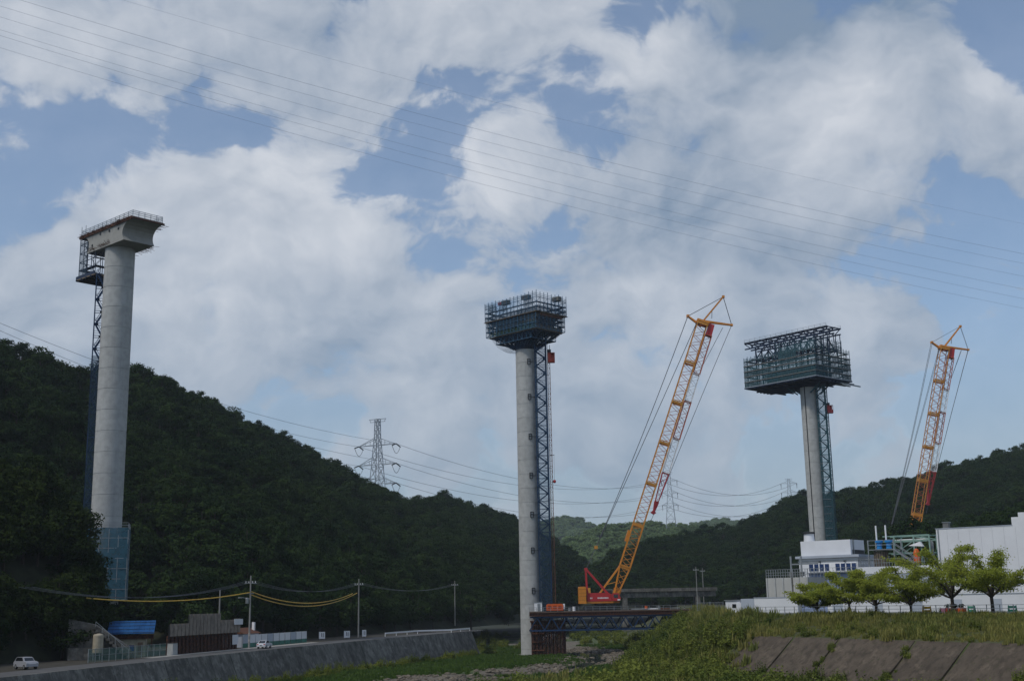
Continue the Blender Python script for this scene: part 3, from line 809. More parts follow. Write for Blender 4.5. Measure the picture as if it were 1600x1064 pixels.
for i in range(70):
    yy = rr.uniform(-10.5, 10.5); zz = H1 + 4.1 + rr.uniform(-.1, .2); b.bar((3.5, yy, zz), (3.5 + rr.uniform(.6, 2.2), yy + rr.gauss(0, .08), zz + rr.gauss(-.1, .14)), .05)
for i in range(40):
    yy = rr.uniform(-7, 7); zz = H1 + .15; b.bar((3.4, yy, zz), (3.6 + rr.uniform(.6, 1.8), yy + rr.gauss(0, .1), zz + rr.gauss(-.1, .2)), .05)
tag(b.build('protruding_rebar', RUST, p1), kind='stuff')
# deck railing
rl = thing('deck_railing', 'tube guard railing round the top of the left deck segment', 'railing', (T1.x, T1.y, T1.z + 4.47), PH1)
for i in range(13):
    for xx in (-3.5, 3.5): bar('post', (xx, lerp(-10.5, 10.5, i / 12), 0), (xx, lerp(-10.5, 10.5, i / 12), 1.35 + (.9 if i > 10 and xx < 0 else 0)), .09, GALV, rl)
for i in range(1, 5):
    for yy in (-10.5, 10.5): bar('post', (lerp(-3.5, 3.5, i / 5), yy, 0), (lerp(-3.5, 3.5, i / 5), yy, 1.35), .09, GALV, rl)
for hh in (.5, .9, 1.3):
    for yy in (-10.5, 10.5): bar('rail', (-3.5, yy, hh), (3.5, yy, hh), .07, GALV, rl)
    for xx in (-3.5, 3.5): bar('rail', (xx, -10.5, hh), (xx, 10.5, hh), .07, GALV, rl)
net(rl, 'mesh_screen', [(-3.5, -10.5, 0), (3.5, -10.5, 0), (3.5, -10.5, 1.3), (-3.5, -10.5, 1.3)], FINENET)
net(rl, 'mesh_screen', [(-3.5, -10.5, 0), (-3.5, 10.5, 0), (-3.5, 10.5, 1.3), (-3.5, -10.5, 1.3)], FINENET)
# hanging platform under the far-left cantilever
hp = thing('hanging_platform', 'navy scaffold platform hanging below the left end of the left deck segment', 'scaffold', (T1.x, T1.y, T1.z), PH1, 'pier head scaffolds')
scaffold(hp, -3.4, 3.2, 4.0, 10.9, [-5.2, -3.2, -1.4, .6, 2.6], 1.7, STEELN, STEELN, ext=1.6, decks=[0, 1])
slab('platform_deck', (-.2, 7.2, -5.35), (7.4, 8.0, .25), BOARD, hp)
slab('platform_toe_board', (-3.85, 7.2, -4.9), (.1, 8.0, .7), STEELN, hp)
slab('platform_toe_board', (-.2, 11.25, -4.9), (7.2, .1, .7), STEELN, hp)
net(hp, 'net', [(-3.45, 7.6, -5.2), (-3.45, 10.9, -5.2), (-3.45, 10.9, 3), (-3.45, 7.6, 3)], NETB)
for yy in (4.5, 6.5, 8.5, 10.5): bar('bearer_beam', (-4.2, yy, -5.6), (4, yy, -5.6), .3, STEELN, hp)
# stair tower on the left flank of the left pier
tl = at(157.5, 450, Y1 - .3)
stair_tower('stair_tower', 'blue stair tower climbing the left flank of the left pier', (tl.x, tl.y, ZB1 - 1), R(17), T1.z - 5.6 - ZB1 + 1, 1.9, 2.2, 2.6, STEELB)
MBn = thing('safety_net', 'dark blue net wrapping the lower half of the left stair tower', 'net', (tl.x, tl.y, ZB1), R(17), 'safety nets')
for (a, b2) in (((-1.05, -1.2), (1.05, -1.2)), ((1.05, -1.2), (1.05, 1.2)), ((-1.05, 1.2), (-1.05, -1.2))):
    net(MBn, 'net_panel', [(a[0], a[1], 0), (b2[0], b2[1], 0), (b2[0], b2[1], 51), (a[0], a[1], 51)], NETB)
# netted scaffold round the foot of the left pier
fb = at(178, 935, Y1)
bs = thing('netted_scaffold', 'blue-green netted scaffold box round the foot of the left pier', 'scaffold', (T1.x, T1.y, fb.z - .4), R(15))
bh = at(178, 823, Y1).z - fb.z
scaffold(bs, -4.6, 4.6, -4.6, 4.6, [.2 + (bh - .2) * k / 7 for k in range(8)], 1.8, GALV, None, ext=.8, rail=True, brace=False)
for (a, b2) in (((-4.65, -4.65), (4.65, -4.65)), ((4.65, -4.65), (4.65, 4.65)), ((4.65, 4.65), (-4.65, 4.65)), ((-4.65, 4.65), (-4.65, -4.65))):
    net(bs, 'net_panel', [(a[0], a[1], 0), (b2[0], b2[1], 0), (b2[0], b2[1], bh), (a[0], a[1], bh)], NETBASE)

# -- centre pier
Y2 = 352; T2 = at(822, 548, Y2); ZB2 = -17.0; PH2 = R(45)
p2, H2 = pier('bridge_pier', 'round concrete pier in the middle standing in the river beside the steel trestle', T2, ZB2, PH2, 6.2, 22)
cap = MB().prism([(-8.5, 0), (8.5, 0), (8.3, .5), (7.6, 1.4), (7.8, 2.8), (9.2, 4.0), (10.3, 4.2), (10.3, 4.6), (-10.3, 4.6), (-10.3, 4.2), (-9.2, 4.0), (-7.8, 2.8), (-7.6, 1.4), (-8.3, .5)], (-4.2, 0, H2 + 4.6), (0, 1, 0), (0, 0, 1), (8.4, 0, 0)).build('girder_segment', CONCD, p2)
MB().lathe([(3.1, 0), (3.2, .6), (3.6, 3.0), (4.4, 4.6)], 28, (0, 0, H2)).build('pier_cap', STEELN, p2)
ang = math.radians(-90) - PH2                # facing the camera
for k in range(7):
    yz = [565, 620, 682, 743, 804, 860, 923][k]
    z = at(822, yz, Y2 - 3).z - ZB2
    a = ang + .22; c0 = Vector((math.cos(a), math.sin(a), 0)); s0 = Vector((-c0.y, c0.x, 0))
    b = MB()
    o0 = c0 * 3.22 + Vector((0, 0, z))
    for u in (-.4, .4): b.bar(o0 + s0 * u + Vector((0, 0, -.8)), o0 + s0 * u + Vector((0, 0, .8)), .16)
    for u in (-.8, .1, .8): b.bar(o0 + s0 * -.4 + Vector((0, 0, u)), o0 + s0 * .4 + Vector((0, 0, u)), .16)
    b.bar(o0 + s0 * .4, o0 + s0 * 3.3 + c0 * .1, .13)
    b.build('tie_bracket', DARKM, p2)
hs = thing('pier_head_scaffold', 'navy work platforms and nets wrapped round the head of the middle pier', 'scaffold', (T2.x, T2.y, T2.z), PH2, 'pier head scaffolds')
# inclined brackets below
for i in range(9):
    yy = lerp(-8.5, 8.5, i / 8)
    for sx in (-1, 1):
        bar('bracket_strut', (sx * 2.6, yy * .3, .3), (sx * 5.2, yy, 4.2), .28, STEELN, hs)
for i in range(5):
    xx = lerp(-4.6, 4.6, i / 4)
    for sy in (-1, 1): bar('bracket_strut', (xx * .4, sy * 2.6, .3), (xx, sy * 8.8, 4.2), .28, STEELN, hs)
for i in range(8): bar('bearer_beam', (-5.6, lerp(-9.2, 9.2, i / 7), 4.3), (5.6, lerp(-9.2, 9.2, i / 7), 4.3), .3, STEELN, hs)
slab('platform_deck', (0, 0, 4.42), (11.6, 19.2, .14), BOARD, hs)
for i in range(5):
    slab('form_panel', (-5.75, lerp(-9.4, 9.4, (i + .5) / 11), 5.1), (.1, 1.62, 1.25), PANELG, hs)
for i in range(7):
    slab('form_panel', (lerp(-5.6, 5.6, (i + .5) / 7), -9.6, 5.1), (1.54, .1, 1.25), PANELG, hs)
net(hs, 'blue_net_wall', [(-6.0, -3, 5.9), (-6.0, 10.2, 5.9), (-6.0, 10.2, 9.3), (-6.0, -3, 9.3)], NETB)
net(hs, 'blue_net_wall', [(-6.4, -10.7, 9.3), (-6.4, 10.7, 9.3), (-6.4, 10.7, 10.8), (-6.4, -10.7, 10.8)], NETB)
net(hs, 'green_net_wall', [(-5.95, -3, 4.5), (-5.95, 9.4, 4.5), (-5.95, 9.4, 6.0), (-5.95, -3, 6.0)], NETG)
net(hs, 'blue_net_wall', [(-4.8, -10.4, 9.4), (-4.8, -1.0, 9.4), (-4.8, -1.0, 11.4), (-4.8, -10.4, 11.4)], NETB)
net(hs, 'blue_net_wall', [(-5, -10.6, 9.4), (6.4, -10.6, 9.4), (6.4, -10.6, 11.2), (-5, -10.6, 11.2)], NETB)
slab('form_board', (0, -10.2, 8.7), (9.4, .3, .7), FORM, hs)
scaffold(hs, -6.3, 6.3, -10.7, 10.7, [9.3, 10.6, 12.0, 13.4], 1.55, STEELS, STEELN, ext=1.9, decks=[0, 1, 2])
scaffold(hs, -5.2, 5.2, 8.6, 10.7, [5, 7.1, 9.2], 1.7, STEELN, None, ext=.3, rail=False)
slab('top_platform', (0, 0, 9.22), (13.2, 22, .12), BOARD, hs)
for k in range(4):
    net(hs, 'blue_net_wall', [(lerp(-5.6, 5.6, k / 4), -10.3, 5.7), (lerp(-5.6, 5.6, (k + 1) / 4), -10.3, 5.7), (lerp(-5.6, 5.6, (k + 1) / 4), -10.3, 7.2 if k < 3 else 9.2), (lerp(-5.6, 5.6, k / 4), -10.3, 7.2 if k < 3 else 9.2)], NETB)
net(hs, 'blue_net_wall', [(-6.02, -9.6, 4.5), (-6.02, -3, 4.5), (-6.02, -3, 6.6), (-6.02, -9.6, 6.6)], NETT2)
for sx in (-1, 1): net(hs, 'bracket_net', [(sx * 3.2, -3.2, .4), (sx * 3.2, 3.2, .4), (sx * 5.6, 9.2, 4.2), (sx * 5.6, -9.2, 4.2)], FINEB)
net(hs, 'bracket_net', [(-3.0, -3.4, .4), (3.0, -3.4, .4), (5.4, -9.3, 4.2), (-5.4, -9.3, 4.2)], FINEB)
scaffold(hs, -6.2, 6.0, -10.2, 10.4, [4.6, 6.1, 7.6], 1.5, STEELS, STEELN, ext=1.6, decks=[1, 2], pr=.07)
scaffold(hs, -5.2, 5.2, -7.2, 7.2, [2.2, 4.3], 1.9, STEELS, STEELN, ext=.1, rail=True, decks=[0])
for (x_, y_, z_) in ((-6.3, -6.5, 13.4), (-6.3, 2.0, 13.4), (2.0, -10.8, 13.4)): slab('stacked_form', (x_ + .8, y_ + .6, z_ + .7), (1.4, 2.6, 1.2), PANELG, hs)
for (y0_, y1_, z0_) in ((-9.5, -5.5, 11), (1, 4, 11.4), (6, 9, 12)): net(hs, 'hung_tarp', [(-6.45, y0_, z0_), (-6.45, y1_, z0_), (-6.45, y1_, z0_ + 2.2), (-6.45, y0_, z0_ + 2.2)], NETB)
net(hs, 'mesh_screen', [(-6.35, -10.7, 9.3), (-6.35, 10.7, 9.3), (-6.35, 10.7, 15), (-6.35, -10.7, 15)], FINENET)
net(hs, 'mesh_screen', [(-6.35, -10.75, 9.3), (6.35, -10.75, 9.3), (6.35, -10.75, 14), (-6.35, -10.75, 14)], FINENET)
slab('red_tool_box', (-5.6, 4.6, 14.2), (.9, 1.6, .8), CRED, hs)
# slack catch net under the left bracket
b = MB(); n = 9
for j in range(n + 1):
    for i in range(n + 1):
        u, t_ = i / n, j / n; p = Vector((lerp(-5.2, 3, u), lerp(9.2, 3.2, t_), lerp(4.0, .6, t_)))
        p.z -= 2.2 * math.sin(math.pi * t_) * (.6 + .4 * math.sin(math.pi * u)); b.v.append(p)
for j in range(n):
    for i in range(n): k = j * (n + 1) + i; b.f.append((k, k + 1, k + n + 2, k + n + 1))
b.build('slack_catch_net', FINENET, hs, True)
tr = at(847, 700, Y2 - 2.2)
DZ = -2.6                                     # trestle deck
stair_tower('stair_tower', 'blue zigzag stair tower on the right flank of the middle pier', (tr.x, tr.y, DZ), R(4), T2.z + 3.6 - DZ, 3.3, 2.6, 2.15, STEELB, tub=.26)
nn = thing('safety_net', 'blue net wrapping the lower part of the middle stair tower', 'net', (tr.x, tr.y, DZ), R(4), 'safety nets')
nh = at(847, 815, Y2).z - DZ
for (a, b2) in (((-1.8, -1.45), (1.8, -1.45)), ((1.8, -1.45), (1.8, 1.45)), ((-1.8, 1.45), (-1.8, -1.45))):
    net(nn, 'net_panel', [(a[0], a[1], 0), (b2[0], b2[1], 0), (b2[0], b2[1], nh), (a[0], a[1], nh)], NETB)
def hoist(label, base, H, cz, body, mastm, group='construction hoists'):
    e = thing('construction_hoist', label, 'hoist', base, 0, group)
    for (x, y) in ((-.35, -.35), (.35, -.35), (-.35, .35), (.35, .35)): bar('mast_post', (x, y, 0), (x, y, H), .13, mastm, e)
    sg = MB()
    for (a, b2) in (((-.35, -.35), (.35, -.35)), ((.35, -.35), (.35, .35)), ((.35, .35), (-.35, .35)), ((-.35, .35), (-.35, -.35))):
        sg.bar((a[0], a[1], 0), (b2[0], b2[1], 1.5), .07); sg.bar((a[0], a[1], 0), (b2[0], b2[1], 0), .07)
    sm_ = sg.mesh('mast_lacing', mastm)
    for i in range(int(H / 1.5)): obj('mast_lacing', sm_, e, (0, 0, i * 1.5))
    c = MB(); w_, d_, h_ = 1.9, 1.5, 2.7
    for (x, y) in ((-1, -1), (1, -1), (1, 1), (-1, 1)): c.bar((x * w_ / 2, y * d_ / 2, 0), (x * w_ / 2, y * d_ / 2, h_), .14)
    for z in (0, 1.1, h_):
        for p, q_ in (((-1, -1), (1, -1)), ((1, -1), (1, 1)), ((1, 1), (-1, 1)), ((-1, 1), (-1, -1))): c.bar((p[0] * w_ / 2, p[1] * d_ / 2, z), (q_[0] * w_ / 2, q_[1] * d_ / 2, z), .14)
    c.box((0, 0, .05), (w_, d_, .1)); c.box((0, 0, h_), (w_, d_, .1)); c.box((0, d_ / 2 - .05, 1.4), (w_, .06, h_ - .2)); c.box((-w_ / 2 + .05, 0, .6), (.06, d_, 1.1)); c.box((0, -d_ / 2 + .05, .5), (w_, .06, .9)); c.box((-.5, -d_ / 2 + .05, 1.8), (.8, .06, 1.4))
    cg = c.build('cage', body, e); cg.location = (.75, -1.2, cz)
    slab('roof_machine', (.2, -1.2, cz + 3.3), (1.0, .9, .9), DARKM, e)
    for k in range(int(H / 9)): bar('tie_arm', (-1.7, .2, 4 + k * 9), (0, 0, 4 + k * 9), .12, mastm, e)
    return e
for (a, b2) in (((-1.8, -1.45), (1.8, -1.45)), ((1.8, -1.45), (1.8, 1.45))):
    net(nn, 'upper_net_panel', [(a[0], a[1], nh), (b2[0], b2[1], nh), (b2[0], b2[1], T2.z - DZ), (a[0], a[1], T2.z - DZ)], FINEB)
hb = at(860.5, 700, Y2 - 2.6)
hoist('red cage hoist on a brown mast up the right flank of the middle pier', (hb.x, hb.y, DZ), T2.z - DZ + 1, at(858, 570, Y2).z - DZ, mat('hoist_red', (.42, .06, .03), .5), mat('mast_brown', (.16, .07, .05), .6))
hk = at(866.5, 752, Y2 - 2.5)
e = thing('hook_block', 'small red hook ball hanging beside the middle pier hoist', 'hook', hk)
MB().lathe([(.05, -.5), (.38, -.3), (.45, 0), (.36, .35), (.1, .5)], 12).build('ball', CRED, e)
bar('rope', (0, 0, .45), (0, 0, 7.5), .06, WIRE, e); bar('davit', (-1.3, 0, 7.5), (.15, 0, 7.6), .14, DARKM, e)

# -- right pier with its netted formwork and steel gantry
Y3 = 440; T3 = at(1263.5, 606, Y3); ZB3 = PZ - 1; PH3 = R(40)
p3, H3 = pier('bridge_pier', 'tall concrete pier at the right with a netted scaffold head, behind the factory', T3, ZB3, PH3, 6.3, 20)
# a vertical drain chase on the side towards the camera
a = R(-90) - PH3 - .74; c0 = Vector((math.cos(a), math.sin(a), 0))
bar('drain_chase', c0 * 3.13, c0 * 3.13 + Vector((0, 0, H3)), .3, DARKM, p3)
ht = thing('netted_head_scaffold', 'teal netted multi-level scaffold boxed round the head of the right pier', 'scaffold', (T3.x, T3.y, T3.z), PH3, 'pier head scaffolds')
XA, XB, YA, YB = -9.5, 11.5, -10.5, 21.5
rn3 = random.Random(12)
zs3 = [2.0, 4.0, 6.0, 8.0, 10.0, 12.0]
scaffold(ht, XA, XB, YA, YB, zs3, 1.7, STEELT, mat('dull_deck', (.16, .19, .18), .8), ext=1.6, pr=.07)
for (a2, b2) in (((XA, YA), (XB, YA)), ((XB, YA), (XB, YB)), ((XB, YB), (XA, YB)), ((XA, YB), (XA, YA))):
    nseg = 4
    for k in range(5):
        for j in range(nseg):
            if k == 4 and rn3.random() < .45: continue
            t0, t1 = j / nseg, (j + 1) / nseg
            q0 = (lerp(a2[0], b2[0], t0) * 1.01, lerp(a2[1], b2[1], t0) * 1.008); q1 = (lerp(a2[0], b2[0], t1) * 1.01, lerp(a2[1], b2[1], t1) * 1.008)
            top = zs3[k + 1] + (rn3.uniform(0, 1.4) if k == 4 else 0)
            net(ht, 'net_panel', [(q0[0], q0[1], zs3[k]), (q1[0], q1[1], zs3[k]), (q1[0], q1[1], top), (q0[0], q0[1], top)], NETT2 if rn3.random() < .3 else NETT)
for k in range(5):
    for (a2, b2) in (((XA - .25, YA - .2), (XB + .2, YA - .2)), ((XA - .25, YB + .2), (XA - .25, YA - .2))): bar('toe_board', (a2[0], a2[1], zs3[k] + .1), (b2[0], b2[1], zs3[k] + .1), .1, PANELG if k else GALV, ht, .3)
slab('bottom_deck', (1, 5.5, 1.8), (21.6, 32.6, .3), STEELN, ht)
slab('inner_formwork', (1, 5.5, 5.2), (10, 20, 5.2), mat('navy_formwork', (.025, .04, .06), .7), ht)
for i in range(9): bar('bearer_beam', (-10.6, lerp(-9, 20, i / 8), 1.4), (12.6 + (2.5 if i < 2 else 0), lerp(-9, 20, i / 8), 1.4), .45, STEELN, ht)
for i in range(5): bar('bearer_beam', (lerp(-4, 4, i / 4), -11.2, .9), (lerp(-4, 4, i / 4), 20.6, .9), .5, STEELN, ht)
for s_ in (-1, 1):
    for xx in (-3, 0, 3): bar('bracket_strut', (xx, s_ * 2.8, -2.4), (xx, s_ * 7.5, .8), .4, STEELT, ht)
for (yy, x2) in ((-9.4, 18.5), (-7.5, 15.0)): bar('projecting_beam', (6, yy, 1.1), (x2, yy, .9), .42, GALV, ht)
scaffold(ht, -8.6, 8, -9.8, 7, [12.2, 14.2, 16], 1.8, STEELT, None, ext=.9, rail=False)
scaffold(ht, -6, 7, 8, 18, [12.2, 14], 1.8, STEELT, None, ext=.6, rail=False)
net(ht, 'upper_net', [(-8.7, -9.9, 12.2), (-8.7, 5, 12.2), (-8.7, 5, 14.6), (-8.7, -9.9, 15.6)], NETT)
net(ht, 'upper_net', [(-8.6, -9.95, 12.2), (8, -9.95, 12.2), (8, -9.95, 14.4), (-8.6, -9.95, 15.6)], NETT)
gy = thing('steel_gantry', 'navy steel roof gantry of trusses standing over the right pier scaffold', 'gantry', (T3.x, T3.y, T3.z), PH3)
GZ = 17.4; G0, G1 = -14.8, 23.0
for xx in (-6.5, -3.0, .8):
    for zz in (GZ, GZ + 2.0): bar('chord', (xx, G0, zz), (xx, G1, zz), .45, STEELN, gy)
    for i in range(14):
        ya, yb = lerp(G0, G1, i / 14), lerp(G0, G1, (i + 1) / 14)
        bar('web_diagonal', (xx, ya, GZ if i % 2 else GZ + 2.0), (xx, yb, GZ + 2.0 if i % 2 else GZ), .26, STEELN, gy)
    for yy in (-9, 0, 9, 18): bar('column', (xx, yy, 2.0), (xx, yy, GZ), .42, STEELN, gy)
    for yy in (-9, 0, 9): bar('knee_brace', (xx, yy, GZ - 4.6), (xx, yy + 4.5, GZ), .3, STEELN, gy); bar('knee_brace', (xx, yy + 9, GZ - 4.6), (xx, yy + 4.5, GZ), .3, STEELN, gy)
    for yy in (G0 + .4, G0 + 2.2): bar('hanger', (xx, yy, 10), (xx, yy, GZ), .22, STEELN, gy)
for i in range(12): bar('cross_beam', (-7.2, lerp(G0 + .4, G1 - .4, i / 11), GZ + 2.2), (1.6, lerp(G0 + .4, G1 - .4, i / 11), GZ + 2.2), .3, STEELN, gy)
for i in range(6): bar('cross_beam', (-6.5, lerp(-9, 20, i / 5), 13.2), (5.5, lerp(-9, 20, i / 5), 13.2), .45, STEELN, gy)
for xx in (-6.5, -3.0, .8, 5): bar('lower_beam', (xx, -10.2, 12.7), (xx, 21, 12.7), .6, STEELN, gy)
for yy in (-9, 0, 9, 18): bar('raking_strut', (5, yy, 12.9), (.8, yy, GZ), .35, STEELN, gy)
for xx in (-7.1, 1.5):
    for i in range(16): bar('rail_post', (xx, lerp(G0 + .3, G1 - .3, i / 15), GZ + 2.3), (xx, lerp(G0 + .3, G1 - .3, i / 15), GZ + 3.5), .08, GALV, gy)
    bar('hand_rail', (xx, G0 + .3, GZ + 3.4), (xx, G1 - .3, GZ + 3.4), .07, GALV, gy); bar('hand_rail', (xx, G0 + .3, GZ + 2.9), (xx, G1 - .3, GZ + 2.9), .06, GALV, gy)
    slab('walkway', (xx * .95, (G0 + G1) / 2, GZ + 2.4), (.9, G1 - G0 - .4, .08), STEELN, gy)
t3 = at(1290, 735, Y3 - 2.5)
stair_tower('stair_tower', 'teal stair tower on the right flank of the right pier', (t3.x, t3.y, PZ), R(-6), T3.z - PZ + 1.5, 3.2, 2.8, 2.55, STEELT, tub=.22, stepm=STEELN)
nn = thing('safety_net', 'teal net down the full height of the right stair tower', 'net', (t3.x, t3.y, PZ), R(-6), 'safety nets')
HH3 = T3.z - PZ
for (a2, b2) in (((-1.75, -1.55), (1.75, -1.55)), ((1.75, -1.55), (1.75, 1.55)), ((-1.75, 1.55), (-1.75, -1.55))):
    for k in range(4): net(nn, 'net_panel', [(a2[0], a2[1], HH3 * k / 4), (b2[0], b2[1], HH3 * k / 4), (b2[0], b2[1], HH3 * (k + 1) / 4), (a2[0], a2[1], HH3 * (k + 1) / 4)], NETT2 if k < 2 else NETT)
b = MB()
n = int(HH3 / 2.55)
for i in range(n): b.bar((-1.8, -1.62, i * 2.55 + .9), (.9, -1.62, i * 2.55 + .9), .1)
b.build('lashing_rails', GALV, nn)
h3 = at(1299, 735, Y3 - 1.4)
hoist('red cage hoist beside the netted stair tower of the right pier', (h3.x, h3.y, PZ), T3.z - PZ, at(1290, 647, Y3).z - PZ, CRED, STEELT)

# ------------------------------------------------------------------ steel trestle
TY = 346
xa, xb = at(827, 955, TY).x, at(1075, 955, TY).x
te = thing('steel_trestle', 'temporary steel trestle bridge with blue trusses from the right bank to the middle pier', 'bridge', (xa, TY, DZ), 0)
Lb = xb - xa
slab('deck', (Lb / 2, 0, -.15), (Lb, 15, .3), mat('steel_deck', (.12, .09, .07), .8), te)
for yy in (-7.2, -3.6, 0, 3.6, 7.2):
    slab('deck_girder', (Lb / 2, yy, -.75), (Lb, .35, .9), RUSTD, te)
    for zz in (-.32, -1.18): slab('girder_flange', (Lb / 2, yy, zz), (Lb, .75, .06), RUST, te)
nb = 11
for yy in (-7.0, 7.0):
    bar('top_chord', (0, yy, -1.5), (Lb, yy, -1.5), .4, STEELB, te); bar('bottom_chord', (0, yy, -5.0), (Lb, yy, -5.0), .4, STEELB, te)
    for i in range(nb):
        x0, x1 = Lb * i / nb, Lb * (i + 1) / nb; xm = (x0 + x1) / 2
        bar('diagonal', (x0, yy, -4.9), (xm, yy, -1.6), .28, STEELB, te); bar('diagonal', (xm, yy, -1.6), (x1, yy, -4.9), .28, STEELB, te)
for i in range(nb + 1): bar('cross_beam', (Lb * i / nb, -7, -5), (Lb * i / nb, 7, -5), .25, STEELN, te)
for i in range(24): bar('rail_post', (Lb * i / 23, -7.4, 0), (Lb * i / 23, -7.4, 1.15), .09, GALV, te)
for hh in (.55, 1.1): bar('hand_rail', (0, -7.4, hh), (Lb, -7.4, hh), .07, GALV, te)
cf = thing('sheet_pile_support', 'rusty brown sheet pile support under the left end of the trestle', 'support', (xa + .6, TY, -16.8))
for i in range(18):
    x = i * .5; dpt = .16 if i % 2 else -.16
    slab('sheet_pile', (x + .25, -5.2 + dpt, 5.7), (.46, .3, 11.4), RUSTD, cf)
for i in range(10):
    slab('sheet_pile', (0, -4.6 + i * 1.05, 5.7), (.3, .95, 11.4), RUSTD, cf); slab('sheet_pile', (9, -4.6 + i * 1.05, 5.7), (.3, .95, 11.4), RUSTD, cf)
for k in range(5): bar('wale', (-.2, -5.65, 1.8 + k * 2.2), (3.2, -5.65, 1.8 + k * 2.2), .3, RUST, cf)
slab('cap_beam', (4.5, 0, 11.55), (9.8, 12, .35), RUSTD, cf)
# things standing on the trestle
cn = thing('site_box', 'white steel site box on the trestle beside the middle pier', 'container', at(841, 955, TY - 5.5))
cn.location.z = DZ
MB().box((0, 0, 1.25), (2.1, 2, 2.3)).build('body', WHT, cn); slab('door', (.2, -1.02, 1.15), (.8, .05, 1.9), GALV, cn); slab('roof', (0, 0, 2.46), (2.3, 2.2, .12), GALV, cn)
for x in (-.8, .8): slab('skid', (x, 0, .05), (.2, 2, .1), DARKM, cn)
gn = thing('generator', 'orange generator set on the trestle between middle pier and crane', 'generator', (at(867, 955, TY - 5).x, TY - 5, DZ))
MB().prism([(-2.3, .25), (2.3, .25), (2.3, 1.7), (1.9, 2.0), (-1.9, 2.0), (-2.3, 1.7)], (0, -.9, 0), (1, 0, 0), (0, 0, 1), (0, 1.8, 0)).build('housing', ORNG, gn)
for x in (-1.4, 0, 1.4): slab('vent_panel', (x, -.92, 1.1), (.9, .04, .9), mat('orange_dark', (.35, .06, .015), .6), gn)
slab('skid', (0, 0, .12), (4.7, 1.7, .22), DARKM, gn); slab('exhaust', (1.2, .2, 2.4), (.18, .18, .8), DARKM, gn); slab('control_box', (2.5, -.3, 1.3), (.5, .8, 1.4), WHT, gn)
for k, (px_, c_, lab, hh) in enumerate(((890, GALV, 'grey steel drum on the trestle left of the crane', .9), (897, WHT, 'white drum on the trestle next to the grey one', 1.2), (1010, ORNG, 'orange drum on the trestle right of the crane', 1.0), (1030, GALV, 'grey drum near the right end of the trestle', 1.0))):
    o = thing('drum', lab, 'drum', (at(px_, 955, TY - 5).x, TY - 5, DZ), 0, 'drums on the trestle')
    MB().lathe([(.4, 0), (.42, .1), (.4, .15), (.4, hh - .1), (.42, hh), (.36, hh)], 14).build('barrel', c_, o)
for k in range(4):
    o = thing('pipe_stack', ['blue-grey', 'white', 'brown', 'pale'][k] + ' steel pipes lying on the trestle deck by the right end', 'pipes', (at(1000 + 18 * k, 955, TY - 6).x, TY - 5.5 + k, DZ), 0, 'pipes on the trestle')
    cm = [GALV, WHT, RUST, PANELG][k]
    for j in range(3): MB().path([(-2.2, j * .32, .18), (2.2, j * .32, .18)], .15, 8).build('pipe', cm, o)
# ------------------------------------------------------------------ crawler cranes
def lattice(p0, p1, side, wd, dp, m, chord=.2, lace=.09, bay=1.6, w1=None, d1=None):
    """chord mesh and lacing mesh of a lattice box from p0 to p1; side = cross direction, dp = depth at right angles"""
    p0, p1, side = Vector(p0), Vector(p1), Vector(side).normalized(); ax = (p1 - p0).normalized(); up = ax.cross(side)
    w1 = w1 or wd; d1 = d1 or dp
    L = (p1 - p0).length; n = max(1, round(L / bay))
    def c(t, s, u): return p0.lerp(p1, t) + side * (s * lerp(wd, w1, t) / 2) + up * (u * lerp(dp, d1, t) / 2)
    ch = MB(); lc = MB(); cs = ((-1, -1), (1, -1), (1, 1), (-1, 1))
    for (s, u) in cs: ch.bar(c(0, s, u), c(1, s, u), chord)
    for k in range(4):
        a, b2 = cs[k], cs[(k + 1) % 4]
        for i in range(n):
            t0, t1 = i / n, (i + 1) / n
            if i % 2: lc.bar(c(t0, *a), c(t1, *b2), lace)
            else: lc.bar(c(t0, *b2), c(t1, *a), lace)
        for t in (0, 1): ch.bar(c(t, *a), c(t, *b2), chord * 1.1)
    return ch, lc
